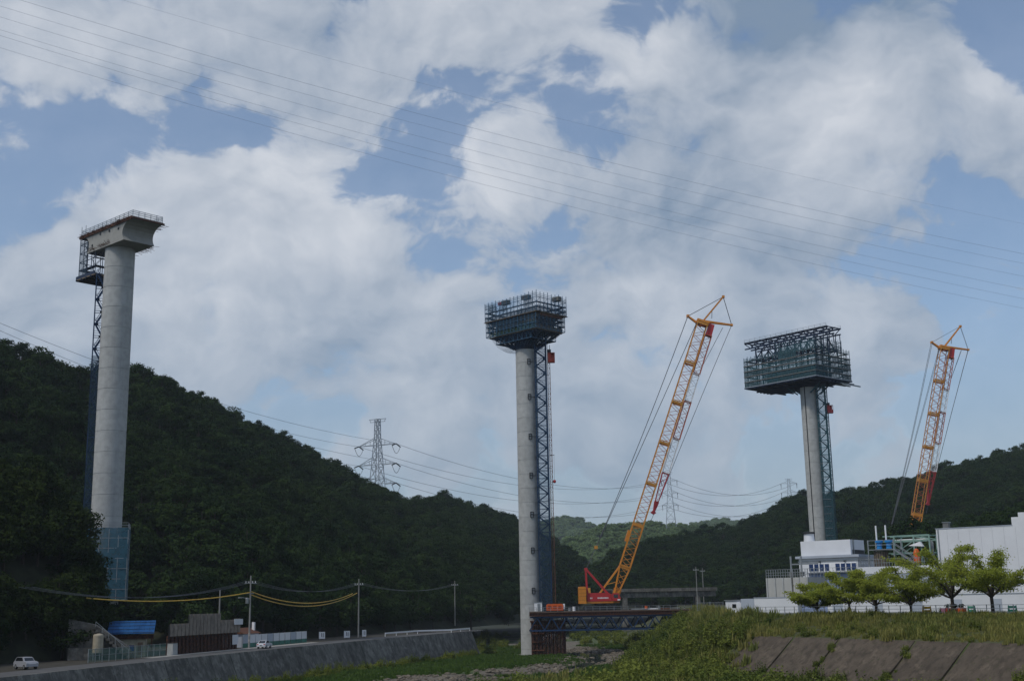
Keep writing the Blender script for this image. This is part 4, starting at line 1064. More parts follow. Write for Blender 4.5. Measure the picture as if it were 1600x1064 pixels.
def crane(label, base, rz, tilt, blen, full=True):
    """local x: the way the boom leans; z up; base at the ground under the slewing ring"""
    e = thing('crawler_crane', label, 'crane', base, rz, 'crawler cranes')
    fp = Vector((4.3, 0, 3.6)); ax = Vector((math.sin(tilt), 0, math.cos(tilt))); per = Vector((math.cos(tilt), 0, -math.sin(tilt)))
    side = Vector((0, 1, 0)); tip = fp + ax * blen
    if full:
        for s in (-1, 1):                     # crawler tracks
            tk = MB().prism([(-4.6, .5), (-4.1, .05), (4.1, .05), (4.6, .5), (4.6, .9), (4.1, 1.35), (-4.1, 1.35), (-4.6, .9)], (0, s * 2.9 - .55, 0), (1, 0, 0), (0, 0, 1), (0, 1.1, 0)).build('crawler_track', DARKM, e)
            sh = MB().box((0, 0, 0), (.28, 1.2, .07)).mesh('track_shoe', DARKM)
            for i in range(20): obj('track_shoe', sh, tk, (-4.2 + i * .44, s * 2.9, 1.4))
        slab('car_body', (0, 0, 1.0), (3.6, 5.0, .8), DARKM, e)
        MB().lathe([(1.5, 1.4), (1.6, 1.5), (1.6, 1.85), (1.5, 1.95)], 24).build('slewing_ring', DARKM, e)
        slab('lower_frame', (0, 0, 2.2), (10.6, 3.0, .5), YEL, e)
        ho = MB().prism([(-3.6, 2.45), (3.2, 2.45), (3.2, 4.3), (2.2, 4.75), (-3.6, 4.75)], (0, -1.6, 0), (1, 0, 0), (0, 0, 1), (0, 3.2, 0)).build('machinery_house', CRED, e)
        for i in range(9):                    # white lettering band on the red side, too small to read in the photograph
            MB().box((-.6 + i * .34, -1.62, 3.35), (.22, .03, .34 if i % 3 else .42)).build('lettering', WHT, ho)
        for i in range(2): MB().box((-2.7 + i * .4, -1.62, 3.35), (.2, .03, .4)).build('lettering', WHT, ho)
        cw = MB().prism([(-5.9, 1.9), (-3.9, 1.9), (-3.9, 6.3), (-4.1, 6.5), (-5.7, 6.5), (-5.9, 6.3)], (0, -2.4, 0), (1, 0, 0), (0, 0, 1), (0, 4.8, 0)).build('counterweight', YEL, e)
        for k in range(4): slab('counterweight_joint', (-4.9, -2.41, 2.9 + k * .95), (1.95, .03, .05), DARKM, cw)
        slab('rear_box', (-3.2, 0, 5.2), (1.2, 2.6, 1.9), YELP, e)
        cb = MB().prism([(3.3, 2.5), (5.4, 2.5), (5.6, 3.2), (5.0, 4.6), (3.3, 4.6)], (0, -2.9, 0), (1, 0, 0), (0, 0, 1), (0, 1.2, 0)).build('cab', CRED, e)
        slab('cab_window', (4.2, -2.92, 3.8), (1.2, .03, .9), GLASS, cb); slab('cab_front_panel', (5.0, -2.95, 2.8), (.7, .03, .35), WHT, cb)
        for s in (-1.1, 1.1):                 # red A-frame mast
            bar('gantry_leg', (-3.5, s, 4.6), (-3.7, s, 11.2), .42, CRED, e); bar('gantry_strut', (3.0, s, 3.6), (-3.6, s, 11.2), .5, CRED, e)
        bar('gantry_head', (-3.65, -1.3, 11.2), (-3.65, 1.3, 11.2), .8, CRED, e)
        for s in (-1.0, 1.0):
            q_ = fp + ax * 9 - per * 1.2; bar('backstop', (-.2, s, 4.4), (q_.x, s, q_.z), .42, YEL, e)
        bar('backstop_link', fp + ax * 4.2 - per * .6, Vector((2.0, 0, 7.0)), .22, YELP, e)
        slab('winch', (2.6, 0, 4.9), (1.4, 1.6, 1.0), DARKM, e)
    # boom: foot taper, sections with joint frames, head
    segs = [0, 8.5] + [8.5 + (blen - 8.5) * k / 6 for k in range(1, 7)]
    for k in range(len(segs) - 1):
        a, b2 = fp + ax * segs[k], fp + ax * segs[k + 1]; first = k == 0
        m = YEL if k < 2 else YELP  # upper sections: same paint, its look against the sky coloured in
        ch, lc = lattice(a, b2 - ax * .12, side, 1.5 if first else 2.9, .7 if first else 2.9, m, .26 if k < 2 else .21, .12 if k < 2 else .11, 1.55, 2.9, 2.9)
        sct = ch.build('boom_section', m, e); lc.build('lacing', m if k < 2 else PINK, sct)  # upper lacing painted pinkish for the bright sky behind, not another paint
        if first: MB().prism([(-.9, 0), (.9, 0), (1.1, 2.6), (-1.1, 2.6)], fp + Vector((0, -.8, 0)) - ax * .3, per, ax, (0, 1.6, 0)).build('boom_foot_plate', YEL, sct)
        fr = MB()
        for d in (-.35, .35):
            for s in (-1.5, 1.5): fr.bar(b2 + ax * d + side * s - per * 1.5, b2 + ax * d + side * s + per * 1.5, .2)
            for s in (-1.5, 1.5): fr.bar(b2 + ax * d + per * s - side * 1.5, b2 + ax * d + per * s + side * 1.5, .2)
        fr.build('joint_frame', YELP, sct)
    if full: MB().box(fp + ax * 17 - per * 1.8, (1.0, 1.2, 3.2), M=Matrix((per, side, ax)).transposed()).build('boom_winch_cover', YEL, e)
    # head struts
    j = tip + ax * .8
    A = j + Vector((6.3, 0, 7.2)); Bk = j + Vector((-4.3, 0, 1.6)); Cf = j + Vector((8.3, 0, -1.3))
    for s in (-.75, .75):
        so = side * s
        bar('head_mast', j + so, A + so * .25, .42, YEL, e); bar('front_strut', j + so, Cf + so * .3, .42, YEL, e); bar('rear_strut', j - ax * 1.5 + so, Bk + so * .4, .4, YEL, e)
    bar('mast_head', A - side * .5, A + side * .5, .7, YEL, e); bar('strut_head', Cf - side * .5, Cf + side * .5, .6, YEL, e); bar('strut_head', Bk - side * .6, Bk + side * .6, .75, YEL, e)
    MB().box(j - ax * .5, (3.6, 2.8, 1.2), M=Matrix((per, side, ax)).transposed()).build('boom_head', YEL, e)
    bar('mast_link', j + per * 2.2 + ax * 1.6, j.lerp(A, .45), .16, GALV, e)
    # folded luffing jib along the boom, red and white sections
    j0 = j + per * 2.7 - ax * .2; j1 = fp + ax * (blen * .315) + per * 3.0
    jd = (j1 - j0).normalized(); JL = (j1 - j0).length
    cuts = [0, .06, .27, .42, .62, .80, .95, 1]; cms = [CRED, PINK, WHT, PINK, WHT, CRED, CRED]
    for k in range(7):
        a, b2 = j0 + jd * JL * cuts[k], j0 + jd * JL * cuts[k + 1]
        if k == 0: MB().prism([(-.8, 0), (.8, 0), (.9, JL * .06), (-.9, JL * .06)], a - side * .9, per, jd, side * 1.8).build('jib_foot', CRED, e); continue
        if k == 6: MB().prism([(-.7, 0), (.7, 0), (.35, JL * .05), (.8, JL * .052), (.3, JL * .065), (-.8, JL * .06), (-.3, JL * .045)], a - side * .5, per, jd, side * 1.0).build('jib_tip', CRED, e); continue
        ch, lc = lattice(a + jd * .06, b2 - jd * .06, side, 2.0 if k < 5 else 1.9, 1.9 if k < 5 else 1.8, cms[k], .19, .10, 1.4, .9 if k == 5 else None, .9 if k == 5 else None)
        sc_ = ch.build('jib_section', cms[k], e); lc.build('lacing', cms[k], sc_)
    # pendants and ropes
    def rope(nm, p, q_, sag=0, r=.055):
        pts = [Vector(p).lerp(Vector(q_), i / 12) - Vector((0, 0, sag * math.sin(math.pi * i / 12))) for i in range(13)]
        MB().path(pts, r, 4).build(nm, WIRE, e)
    gt = Vector((-3.65, 0, 11.2)); blk = gt + Vector((3.0, 0, 6.0))
    for s in (-.7, .7):
        so = side * s
        rope('pendant_rope', Bk + so, blk + so * .5, 1.2, .075); rope('pendant_rope', j - per * 1.5 + so, blk + so * .5, .3, .07)
        rope('jib_pendant', A + so * .3, Cf + so * .3); rope('jib_pendant', A + so * .3, Bk + so * .4)
        rope('jib_pendant', Cf + so * .3, j1 + jd * 3.5, -.5, .065)
        rope('jib_strut_rope', j + per * 6 + so * .5, j0 + jd * 12 + per * 1.1, 0, .06)
    if full:
        for s in (-.5, 0, .5): rope('luffing_rope', gt + side * s, blk + side * s, 0, .06)
        bar('equaliser_block', blk - side * .7, blk + side * .7, .9, YELP, e)
    return e
cb = at(938, 957, TY)
cb.z = DZ
foot = cb + Vector((4.3, 0, 3.6))
tp = at(1097, 506, TY)
crane('yellow crawler crane with a red house and long lattice boom on the steel trestle', (cb.x, cb.y, DZ), 0, math.atan2(tp.x - foot.x, tp.z - foot.z), math.hypot(tp.x - foot.x, tp.z - foot.z))
CY = 422
tp = at(1475, 545, CY); ft = at(1432, 808, CY); dr = (ft - tp).normalized(); L2 = 80.0
fo = tp + dr * L2
crane('second crawler crane with only its orange boom showing above the trees at the right', (fo.x - 4.3, CY, fo.z - 3.6), 0, math.atan2(-dr.x, -dr.z), L2, full=True)
# ------------------------------------------------------------------ far road bridge
def proj(p):
    p = Vector(p); d = p.dot(FWD); return 800 + F * p.dot(RTV) / d, 532 - F * p.dot(UPV) / d
FY = 520
fa, fb2 = at(945, 922, FY), at(1118, 921, FY)
fz = (fa.z + fb2.z) / 2
fr = thing('concrete_road_bridge', 'low grey concrete road bridge crossing the valley behind the trestle', 'bridge', (fa.x, FY, fz))
FL = fb2.x - fa.x
slab('deck', (FL / 2, 0, -.3), (FL, 9, .5), CONCW, fr); slab('parapet', (FL / 2, -4.4, .35), (FL, .25, .8), CONCW, fr); slab('parapet', (FL / 2, 4.4, .35), (FL, .25, .8), CONC, fr)
for yy in (-3, 0, 3): slab('girder', (FL / 2, yy, -1.7), (FL - 1, .8, 2.3), CONCW, fr)
for x in (8, FL - 8): slab('pier', (x, 0, -9.5), (2, 7, 13.4), CONCW, fr)
# ------------------------------------------------------------------ pylons and power lines
PYST = mat('pylon_steel', (.34, .38, .42), .6, .4, .06)
def pylon(label, px, Yp, ytop, H, half, levels, rz, th=.32, base_w=9):
    tpz = at(px, ytop, Yp); e = thing('electricity_pylon', label, 'pylon', (tpz.x, tpz.y, tpz.z - H), rz, 'pylons')
    def hw_(z): return lerp(base_w / 2, 1.4, min(1, z / (H * .82))) if z < H * .82 else lerp(1.4, 1.2, (z - H * .82) / (H * .18))
    zs = [H * .82 * (1 - (1 - k / 7) ** 1.15) for k in range(8)] + [H * .91, H]
    for (sx, sy) in ((-1, -1), (1, -1), (1, 1), (-1, 1)):
        b = MB()
        for z0, z1 in zip(zs, zs[1:]): b.bar((sx * hw_(z0), sy * hw_(z0), z0), (sx * hw_(z1), sy * hw_(z1), z1), th)
        b.build('leg', PYST, e)
    b = MB()
    for z0, z1 in zip(zs, zs[1:]):
        a0, a1 = hw_(z0), hw_(z1)
        for s in (-1, 1):
            b.bar((-a0, s * a0, z0), (a1, s * a1, z1), th * .55); b.bar((a0, s * a0, z0), (-a1, s * a1, z1), th * .55)
            b.bar((s * a0, -a0, z0), (s * a1, a1, z1), th * .55); b.bar((s * a0, a0, z0), (s * a1, -a1, z1), th * .55)
            b.bar((-a1, s * a1, z1), (a1, s * a1, z1), th * .55); b.bar((s * a1, -a1, z1), (s * a1, a1, z1), th * .55)
    tag(b.build('lattice_bracing', PYST, e), kind='stuff')
    tips = []
    b = MB(); b.bar((-half * .45, 0, H), (half * .45, 0, H), th); b.bar((-half * .4, 0, H - 1.6), (half * .4, 0, H - 1.6), th * .7)
    for x in (-half * .42, 0, half * .42): b.bar((x, 0, H), (x * .9, 0, H - 1.6), th * .6)
    b.build('top_cross_arm', PYST, e)
    for z in levels:
        for s in (-1, 1):
            b = MB(); h_ = hw_(z)
            for yy in (-1, 1): b.bar((s * h_, yy * h_, z), (s * half, 0, z), th * .8); b.bar((s * h_, yy * h_, z + half * .3), (s * half, 0, z), th * .7)
            for t in (.3, .6): b.bar((lerp(s * h_, s * half, t), 0, z), (lerp(s * h_, s * half, t), 0, z + half * .3 * (1 - t)), th * .5)
            ar = b.build('cross_arm', PYST, e)
            for yy in (-1, 1): MB().path([(s * half, 0, z), (s * half, yy * 4.6, z - 1.5)], th * .9, 5).build('insulator', DARKM, ar)
            pts = [(s * half, lerp(-4.6, 4.6, i / 8), z - 1.5 - 4.2 * math.sin(math.pi * i / 8)) for i in range(9)]
            MB().path(pts, th * .4, 4).build('jumper_loop', WIRE, ar)
            tips.append(Vector((s * half, 0, z)))
    M = Matrix.Translation(e.location) @ Matrix.Rotation(rz, 4, 'Z')
    return [M @ t for t in tips]
py1 = pylon('large lattice pylon on the left ridge with dark arms', 590, 720, 655, 58, 13, [42.5, 31, 19.5], R(-26), .4)
py2 = pylon('pale distant pylon behind the yellow crane boom', 1045, 1210, 738, 62, 7.6, [54, 42, 30], R(-5), .26, 11)
py3 = pylon('small far pylon above the trees left of the right pier', 1232, 1350, 748, 58, 8.5, [53, 43, 33], R(-10), .3, 11)
def wire(name, label, A, B2, sag, r, m, group, cat='power line', n=26):
    A, B2 = Vector(A), Vector(B2)
    pts = [A.lerp(B2, i / n) - Vector((0, 0, sag * 4 * (i / n) * (1 - i / n))) for i in range(n + 1)]
    return tag(MB().path(pts, r, 4).build(name, m), label, cat, group)
for k, (tip, y0) in enumerate(zip(py1, (424, 418, 447, 440, 474, 468))):
    wire('power_line', ['upper', 'middle', 'lower'][k // 2] + ['', ''][k % 2] + ' power line from the left edge to the %s arm of the ridge pylon' % ['left', 'right'][k % 2], at(-200, y0, 400), tip, 9, .075, WIRE, 'pylon lines')
for k, (a, b2) in enumerate(zip(py1, py2)):
    wire('power_line', ['upper', 'middle', 'lower'][k // 2] + ' power line sagging from the %s arm of the ridge pylon to the distant one' % ['left', 'right'][k % 2], a, b2, 16, .10, WIRE, 'pylon lines')
for k, (a, b2) in enumerate(zip(py2, py3)):
    wire('power_line', ['upper', 'middle', 'lower'][k // 2] + ' thin line from the %s arm of the distant pylon to the small far one' % ['left', 'right'][k % 2], a, b2, 14, .14, WIRE, 'pylon lines')
SKYW = [('faintest and topmost overhead wire crossing the sky', (190, 0), (800, 167), (1600, 350), .035), ('second overhead wire from the top of the sky', (30, 0), (800, 216), (1600, 397), .06), ('third overhead wire from the top of the sky', (0, 10), (800, 232), (1600, 412), .05),
        ('fourth overhead wire from the top of the sky', (0, 27), (800, 251), (1600, 432), .05), ('fifth overhead wire from the top of the sky', (0, 47), (800, 270), (1600, 452), .05), ('sixth overhead wire from the top, close to the lowest', (0, 56), (800, 283), (1600, 467), .05), ('lowest overhead wire crossing the sky', (0, 75), (800, 300), (1600, 482), .05)]
for (lab, a, b2, c, r) in SKYW:
    # a conductor hanging between two towers outside the picture, fitted to a parabola
    def yq(x):
        x0, y0 = a; x1, y1 = b2; x2, y2 = c
        return y0 * (x - x1) * (x - x2) / ((x0 - x1) * (x0 - x2)) + y1 * (x - x0) * (x - x2) / ((x1 - x0) * (x1 - x2)) + y2 * (x - x0) * (x - x1) / ((x2 - x0) * (x2 - x1))
    pts = [at(x, yq(x), 265 + (x + 200) / 2000 * 150) for x in range(-200, 1801, 40)]
    tag(MB().path(pts, r * .6, 4).build('overhead_wire', WIREP), lab, 'power line', 'overhead wires')
# ------------------------------------------------------------------ left bank
def Lpt(y, off, z=RZ):
    dx = (Lx(y + 1) - Lx(y - 1)) / 2; l = math.hypot(dx, 1)
    return Vector((Lx(y) - off / l, y + off * dx / l, z))
def Lang(y): return math.atan2(2, Lx(y + 1) - Lx(y - 1))        # direction of the road
POLE = mat('pole_concrete', (.25, .25, .24), .85, 0, .05)
def upole(label, base, H, arm=True, extra=False):
    e = thing('utility_pole', label, 'utility pole', base, 0, 'utility poles')
    MB().path([(0, 0, -.5), (0, 0, H)], [.2, .12], 12).build('shaft', POLE, e)
    if arm:
        for z, w_ in ((H - 1.4, 1.9),): bar('cross_arm', (-w_ / 2 - .2, 0, z), (w_ / 2 + .2, 0, z), .12, GALV, e)
        for x in (-.9, -.35, .35, .9): MB().lathe([(.05, 0), (.09, .1), (.05, .18), (.08, .28), (.03, .33)], 8, (x, 0, H - 1.35)).build('insulator', WHT, e)
    if extra:
        MB().lathe([(.3, 0), (.34, .1), (.34, 1.0), (.25, 1.1)], 12, (-.55, -.1, H - 5.2)).build('transformer', GALV, e)
        bar('cross_arm', (-1.2, 0, H - 3.3), (.6, 0, H - 3.3), .1, GALV, e); bar('lamp_arm', (0, 0, H - 4.3), (-1.6, -.2, H - 4.0), .1, GALV, e); slab('lamp', (-1.9, -.2, H - 4.05), (.7, .3, .18), GALV, e)
        for z in (1.0, 2.2): MB().path([(0, 0, z), (0, 0, z + .6)], .19, 12).build('band', mat('pale_band', (.45, .42, .38), .7), e)
    return e
b1_ = gz(389, 1012, RZ); hp1 = at(391, 899, b1_.y).z - RZ
upole('tall utility pole with crossarm and lamp beside the brown sheet pile wall', b1_, hp1, True, True)
b2_ = col(560, 300, RZ); hp2 = at(560, 904, 300).z - RZ
upole('utility pole with one crossarm above the dark bushes, middle of the three', b2_, hp2)
b3_ = col(711, 400, RZ + 1); hp3 = at(711, 907, 400).z - RZ - 1
upole('slim utility pole near the far end of the left road', b3_, hp3)
YCAB = mat('yellow_cable_cover', (.50, .33, .05), .6)
t1_ = b1_ + Vector((0, 0, hp1)); t2_ = b2_ + Vector((0, 0, hp2)); t3_ = b3_ + Vector((0, 0, hp3))
l1 = at(135, 934, 196)
wire('covered_cable', 'yellow covered cable sagging from the tall pole towards the left trees', at(391, 925, b1_.y), l1, 1.0, .10, YCAB, 'yellow cables', 'cable')
wire('covered_cable', 'upper of two yellow cables slung between the tall pole and the middle pole', at(393, 924, b1_.y), at(551, 927, 299.6), 2.2, .10, YCAB, 'yellow cables', 'cable')
wire('covered_cable', 'lower of two yellow cables slung between the tall pole and the middle pole', at(393, 929, b1_.y), at(558, 926, 300), 2.6, .10, YCAB, 'yellow cables', 'cable')
for k in range(3):
    o_ = Vector(((k - 1) * .9, 0, -1.0))
    wire('service_wire', ['left', 'middle', 'right'][k] + ' service wire strung from the tall pole back to the middle pole', t1_ + o_, t2_ + o_, 2.0, .03, WIRE, 'service wires', 'wire')
    wire('service_wire', ['left', 'middle', 'right'][k] + ' service wire strung from the middle pole to the slim far pole', t2_ + o_, t3_ + o_, 2.0, .03, WIRE, 'service wires', 'wire')
    wire('service_wire', ['left', 'middle', 'right'][k] + ' service wire strung from the tall pole to the left edge', t1_ + o_, at(40, 905, 170) + o_, 2.2, .03, WIRE, 'service wires', 'wire')
# sheet pile wall with pale panels above
sw = thing('sheet_pile_wall', 'long brown sheet pile wall with pale grey screen panels on top, by the road', 'wall', (0, 0, 0))
ya, yb = 204.0, 230.0; n = 40
for i in range(n):
    y = lerp(ya, yb, i / n); p = Lpt(y, 9.6 + (.22 if i % 2 else 0)); an_ = Lang(y)
    slab('sheet_pile', (p.x, p.y, RZ + 1.55), ((yb - ya) / n * .98, .22, 3.1), RUSTD, sw, an_)
tag(sw, None)
PALP = mat('pale_screen_panel', (.25, .215, .18), .8, 0, .16, nscale=1.2)
n = 20
for i in range(n):
    y = lerp(ya, yb, (i + .5) / n); p = Lpt(y, 9.3); hh = 2.0 if i < 5 else 3.5 if i < 14 else 2.3 if i < 18 else 2.5
    slab('screen_panel', (p.x, p.y, RZ + 3.0 + hh / 2), ((yb - ya) / n * .86, .1, hh), PALP, sw, Lang(y))
    q_ = Lpt(lerp(ya, yb, i / n), 9.45); bar('panel_post', q_ + Vector((0, 0, 2.6)), q_ + Vector((0, 0, 2.9 + hh)), .12, DARKM, sw)
for zz in (3.2, 4.4): bar('panel_rail', Lpt(ya, 9.42, RZ + zz), Lpt(yb, 9.42, RZ + zz), .1, DARKM, sw)
# hoarding farther along
hd = thing('site_hoarding', 'low white and green site hoarding behind the parked white car', 'fence', (0, 0, 0))
for i in range(11):
    y = lerp(233, 262, (i + .5) / 11); p = Lpt(y, 10.2)
    slab('hoarding_panel', (p.x, p.y, RZ + 1.6), (2.45, .08, 1.5), WALLW if i % 4 else WALLG, hd, Lang(y)); slab('green_base_panel', (p.x, p.y, RZ + .45), (2.45, .07, .8), mat('green_panel', (.06, .20, .15), .7), hd, Lang(y))
    bar('post', Lpt(lerp(233, 262, i / 11), 10.35), Lpt(lerp(233, 262, i / 11), 10.35, RZ + 2.4), .12, GALV, hd)
sr = thing('low_shed', 'low shed with a rusty brown roof behind the hoarding', 'shed', Lpt(240, 14), Lang(240))
slab('wall', (0, 0, 1.3), (7, 4, 2.6), WALLG, sr); MB().prism([(-2.4, 2.5), (2.4, 2.5), (0, 3.6)], (-3.8, 0, 0), (0, 1, 0), (0, 0, 1), (7.6, 0, 0)).build('roof', RUST, sr)
bar('vent_pipe', (3.2, -1, 3), (3.2, -1, 4.6), .5, WHT, sr)
# notice boards on the sheet pile wall
BLUES = mat('sign_blue', (.02, .05, .25), .5)
def board(name, label, c, wd, hg, rz, marks, m=WHT, legs=True, group=None):
    e = thing(name, label, 'sign', c, rz, group)
    slab('panel', (0, 0, hg / 2 + (.3 if legs else 0)), (wd, .06, hg), m, e)
    for (x, z, w_, h_, mm) in marks: slab('marking', (x * wd, -.04, z * hg + (.3 if legs else 0)), (w_ * wd, .02, h_ * hg), mm, e)
    if legs:
        for s in (-.38, .38): bar('leg', (s * wd, .05, 0), (s * wd, .05, hg * .9), .07, GALV, e)
    return e
wp = Lpt(227.5, 9.0)
board('site_notice', 'white notice board with a blue print at the right end of the brown wall', (wp.x, wp.y, RZ + .9), 2.3, 1.7, Lang(227) + math.pi, [(-.28, .5, .32, .7, BLUES), (.2, .65, .4, .1, GALV), (.2, .4, .4, .1, GALV)], WALLW, False)
wp = Lpt(228.5, 8.95)
board('site_banner', 'pale blue and white banner across the panels above the notice board', (wp.x, wp.y, RZ + 4.4), 3.6, 1.0, Lang(228) + math.pi, [(-.22, .5, .3, .5, mat('pale_blue_print', (.3, .38, .6), .6)), (.25, .5, .35, .4, GALV)], WALLW, False)
for k, (px_, w_) in enumerate(((503, 1.35), (542, 1.35), (569, .95))):
    p = gz(px_, 999.5 - k * 1.8, RZ)
    board('road_sign', ['nearest of three small white roadside boards', 'middle of three small white roadside boards', 'narrow farthest of three small white roadside boards'][k], p, w_, 1.5, R(6), [(-.05, .55, .1, .55, DARKM), (.2, .5, .1, .6, DARKM)], WHT, True, 'white roadside boards')
# blue roofed shed
sp = Lpt(203, 15.5)
sh = thing('roadside_shed', 'small cream shed under a bright blue tin roof at the left bank', 'shed', sp, R(12))
slab('wall', (.3, 0, 1.4), (4.0, 3.2, 2.8), mat('cream_wall', (.42, .38, .28), .8), sh)
slab('blue_sheet', (-.4, -1.63, 1.3), (1.9, .05, .9), BLUES, sh); slab('door', (1.5, -1.63, 1.2), (.8, .05, 2.0), mat('door_brown', (.18, .12, .08), .7), sh)
slab('roof_beam', (0, -2.0, 3.1), (7.2, .25, .7), RUSTD, sh)
for x in (-3.3, 3.3): bar('roof_post', (x, -2.0, 0), (x, -2.0, 3.2), .18, RUSTD, sh)
for i in range(9):
    b = MB(); x0 = -3.7 + i * .82
    for k in range(4): b.prism([(0, 0), (.1, .06), (.2, 0)], (x0 + k * .2, -2.7, 3.6), (1, 0, 0), (0, -.5, 1), (0, 3.4, 2.0))
    b.quad((x0, -2.7, 3.58), (x0 + .8, -2.7, 3.58), (x0 + .8, .7, 5.58), (x0, .7, 5.58)).build('tin_sheet', TARP, sh)
for i in range(4): bar('roof_batten', (-3.6, -2.5 + i * .9, 3.78 + i * .53), (3.6, -2.5 + i * .9, 3.78 + i * .53), .08, DARKM, sh)
# green mesh fence along the verge
gfn = thing('mesh_fence', 'green mesh fence along the road in front of the blue roofed shed', 'fence', (0, 0, 0))
GMESH = mat('green_mesh', (.10, .24, .20), .8, alpha=.4)
for i in range(12):
    y = lerp(180, 203, i / 12); y2 = lerp(180, 203, (i + 1) / 12); a, c = Lpt(y, 9.4), Lpt(y2, 9.4)
    bar('post', a, a + Vector((0, 0, 2.0)), .1, GALV, gfn)
    MB().quad(a + Vector((0, 0, .1)), c + Vector((0, 0, .1)), c + Vector((0, 0, 1.9)), a + Vector((0, 0, 1.9))).build('mesh_panel', GMESH, gfn)
for zz in (1.9, 1.0): bar('rail', Lpt(180, 9.4, RZ + zz), Lpt(203, 9.4, RZ + zz), .06, GALV, gfn)
# stepped concrete retaining wall and stair below the left pier
rt = thing('retaining_wall', 'grey stepped concrete retaining wall with a stair below the left pier', 'wall', Lpt(192, 15), R(14))
MB().prism([(-4.5, 0), (5.5, 0), (4.5, 1.8), (-.5, 5.2), (-4.5, 6.2)], (0, 0, 0), (1, 0, 0), (0, 0, 1), (0, 3, 0)).build('wall_body', CONCW, rt)
for i in range(11): slab('step', (4.6 - i * .52, -.45, .25 + i * .45), (.6, .9, .4), CONCW, rt)
for i in range(6): bar('rail_post', (4.6 - i, -.85, .3 + i * .86), (4.6 - i, -.85, 1.4 + i * .86), .07, GALV, rt)
bar('hand_rail', (4.6, -.85, 1.4), (-.4, -.85, 5.7), .08, GALV, rt)
slab('base_block', (-2, -1.0, .9), (4.4, 1.4, 1.8), CONCW, rt)
tk = thing('storage_tank', 'cream cylindrical tank on a stand below the left pier', 'tank', Lpt(190, 13.8), 0)
MB().lathe([(.1, 1.0), (.75, 1.02), (.78, 1.1), (.78, 3.6), (.7, 3.8), (.1, 3.95)], 20).build('shell', mat('cream_tank', (.42, .37, .28), .7), tk)
for x in (-.5, .5):
    for y in (-.5, .5): bar('leg', (x, y, 0), (x, y, 1.05), .12, GALV, tk)
bk = thing('concrete_block', 'grey concrete block beside the green mesh fence', 'block', Lpt(204.5, 9.0), Lang(204))
MB().prism([(-.9, 0), (.9, 0), (.8, 1.9), (-.8, 1.9)], (0, -.5, 0), (1, 0, 0), (0, 0, 1), (0, 1, 0)).build('body', CONC, bk); slab('top_cap', (0, 0, 1.94), (1.7, 1.1, .08), CONCW, bk)
# guard rail at the far end of the road
gr = thing('guard_rail', 'white guard rail at the bend near the far end of the left road', 'guard rail', (0, 0, 0))
for i in range(7): bar('post', Lpt(300 + i * 7, 1.2 if i > 3 else 7.8), Lpt(300 + i * 7, 1.2 if i > 3 else 7.8, RZ + .9), .14, WHT, gr)
for i in range(6): bar('rail', Lpt(300 + i * 7, 1.2 if i > 3 else 7.8, RZ + .75), Lpt(307 + i * 7, 1.2 if i > 2 else 7.8, RZ + .75), .1, WHT, gr, .35)
# cars
def car(label, p, rz, paint, hatch=False):
    e = thing('parked_car', label, 'car', p, rz, 'white cars on the left road')
    if hatch: body = [(-2.0, .35), (2.0, .35), (2.05, .7), (1.9, .95), (1.15, 1.05), (-1.9, 1.0), (-2.05, .8)]; cab = [(-1.95, .98), (1.1, 1.02), (.55, 1.5), (.2, 1.56), (-1.4, 1.55), (-1.8, 1.35)]
    else: body = [(-2.2, .35), (2.2, .35), (2.25, .65), (2.05, .88), (1.0, .98), (-1.5, .98), (-2.15, .95), (-2.25, .7)]; cab = [(-1.75, .96), (.95, .96), (.35, 1.38), (-.2, 1.44), (-1.0, 1.42)]
    bm = MB().prism(body, (0, -.82, 0), (1, 0, 0), (0, 0, 1), (0, 1.64, 0)).build('body', paint, e)
    b = MB().prism(cab, (0, -.74, 0), (1, 0, 0), (0, 0, 1), (0, 1.48, 0))
    for v_ in b.v:
        if v_.z > 1.2: v_.y *= .84
    b.build('cabin', paint, e)
    def inset(s): cx = sum(a for a, _ in cab) / len(cab); cz = sum(z for _, z in cab) / len(cab); return [(cx + (a - cx) * s, cz + (z - cz) * s) for a, z in cab]
    for s in (-1, 1):
        w_ = MB().prism(inset(.8), (0, s * .715, 0), (1, 0, 0), (0, 0, 1), (0, s * .03, 0))
        for v_ in w_.v: v_.y = s * (.752 - max(0, (v_.z - 1.0)) * .19)
        w_.build('side_window', GLASS, e)
    f0_, f1_ = cab[1], cab[2]; MB().quad((f0_[0] + .02 - .08, -.62, f0_[1] + .07), (f0_[0] - .06, .62, f0_[1] + .07), (f1_[0] + .1, .55, f1_[1] - .03), (f1_[0] + .1, -.55, f1_[1] - .03)).build('windscreen', GLASS, e)
    r0, r1 = cab[0], cab[-1]; MB().quad((r0[0] + .02, -.6, r0[1] + .07), (r0[0] + .02, .6, r0[1] + .07), (r1[0] - .06, .55, r1[1] - .03), (r1[0] - .06, -.55, r1[1] - .03)).build('rear_window', GLASS, e)
    xl = body[0][0]; xr = body[1][0]
    for s in (-1, 1):
        slab('tail_light', (xl - .02, s * .62, .78), (.06, .3, .16), CRED, e); slab('headlight', (xr + .0, s * .6, .72), (.08, .32, .14), GALV, e)
        for x in (-1.32, 1.32):
            t_ = MB().path([(x, s * .62, .32), (x, s * .84, .32)], .32, 18).build('wheel', RUBBER, e)
            MB().path([(x, s * .835, .32), (x, s * .85, .32)], .19, 12).build('rim', GALV, t_)
    slab('bumper', (xl - .03, 0, .48), (.1, 1.5, .2), paint, e); slab('bumper', (xr + .03, 0, .48), (.1, 1.5, .2), paint, e); slab('number_plate', (xl - .09, 0, .62), (.02, .35, .17), GALV, e)
    return e
CARW = mat('car_white', (.62, .63, .66), .25, 0, .02, spec=.6)
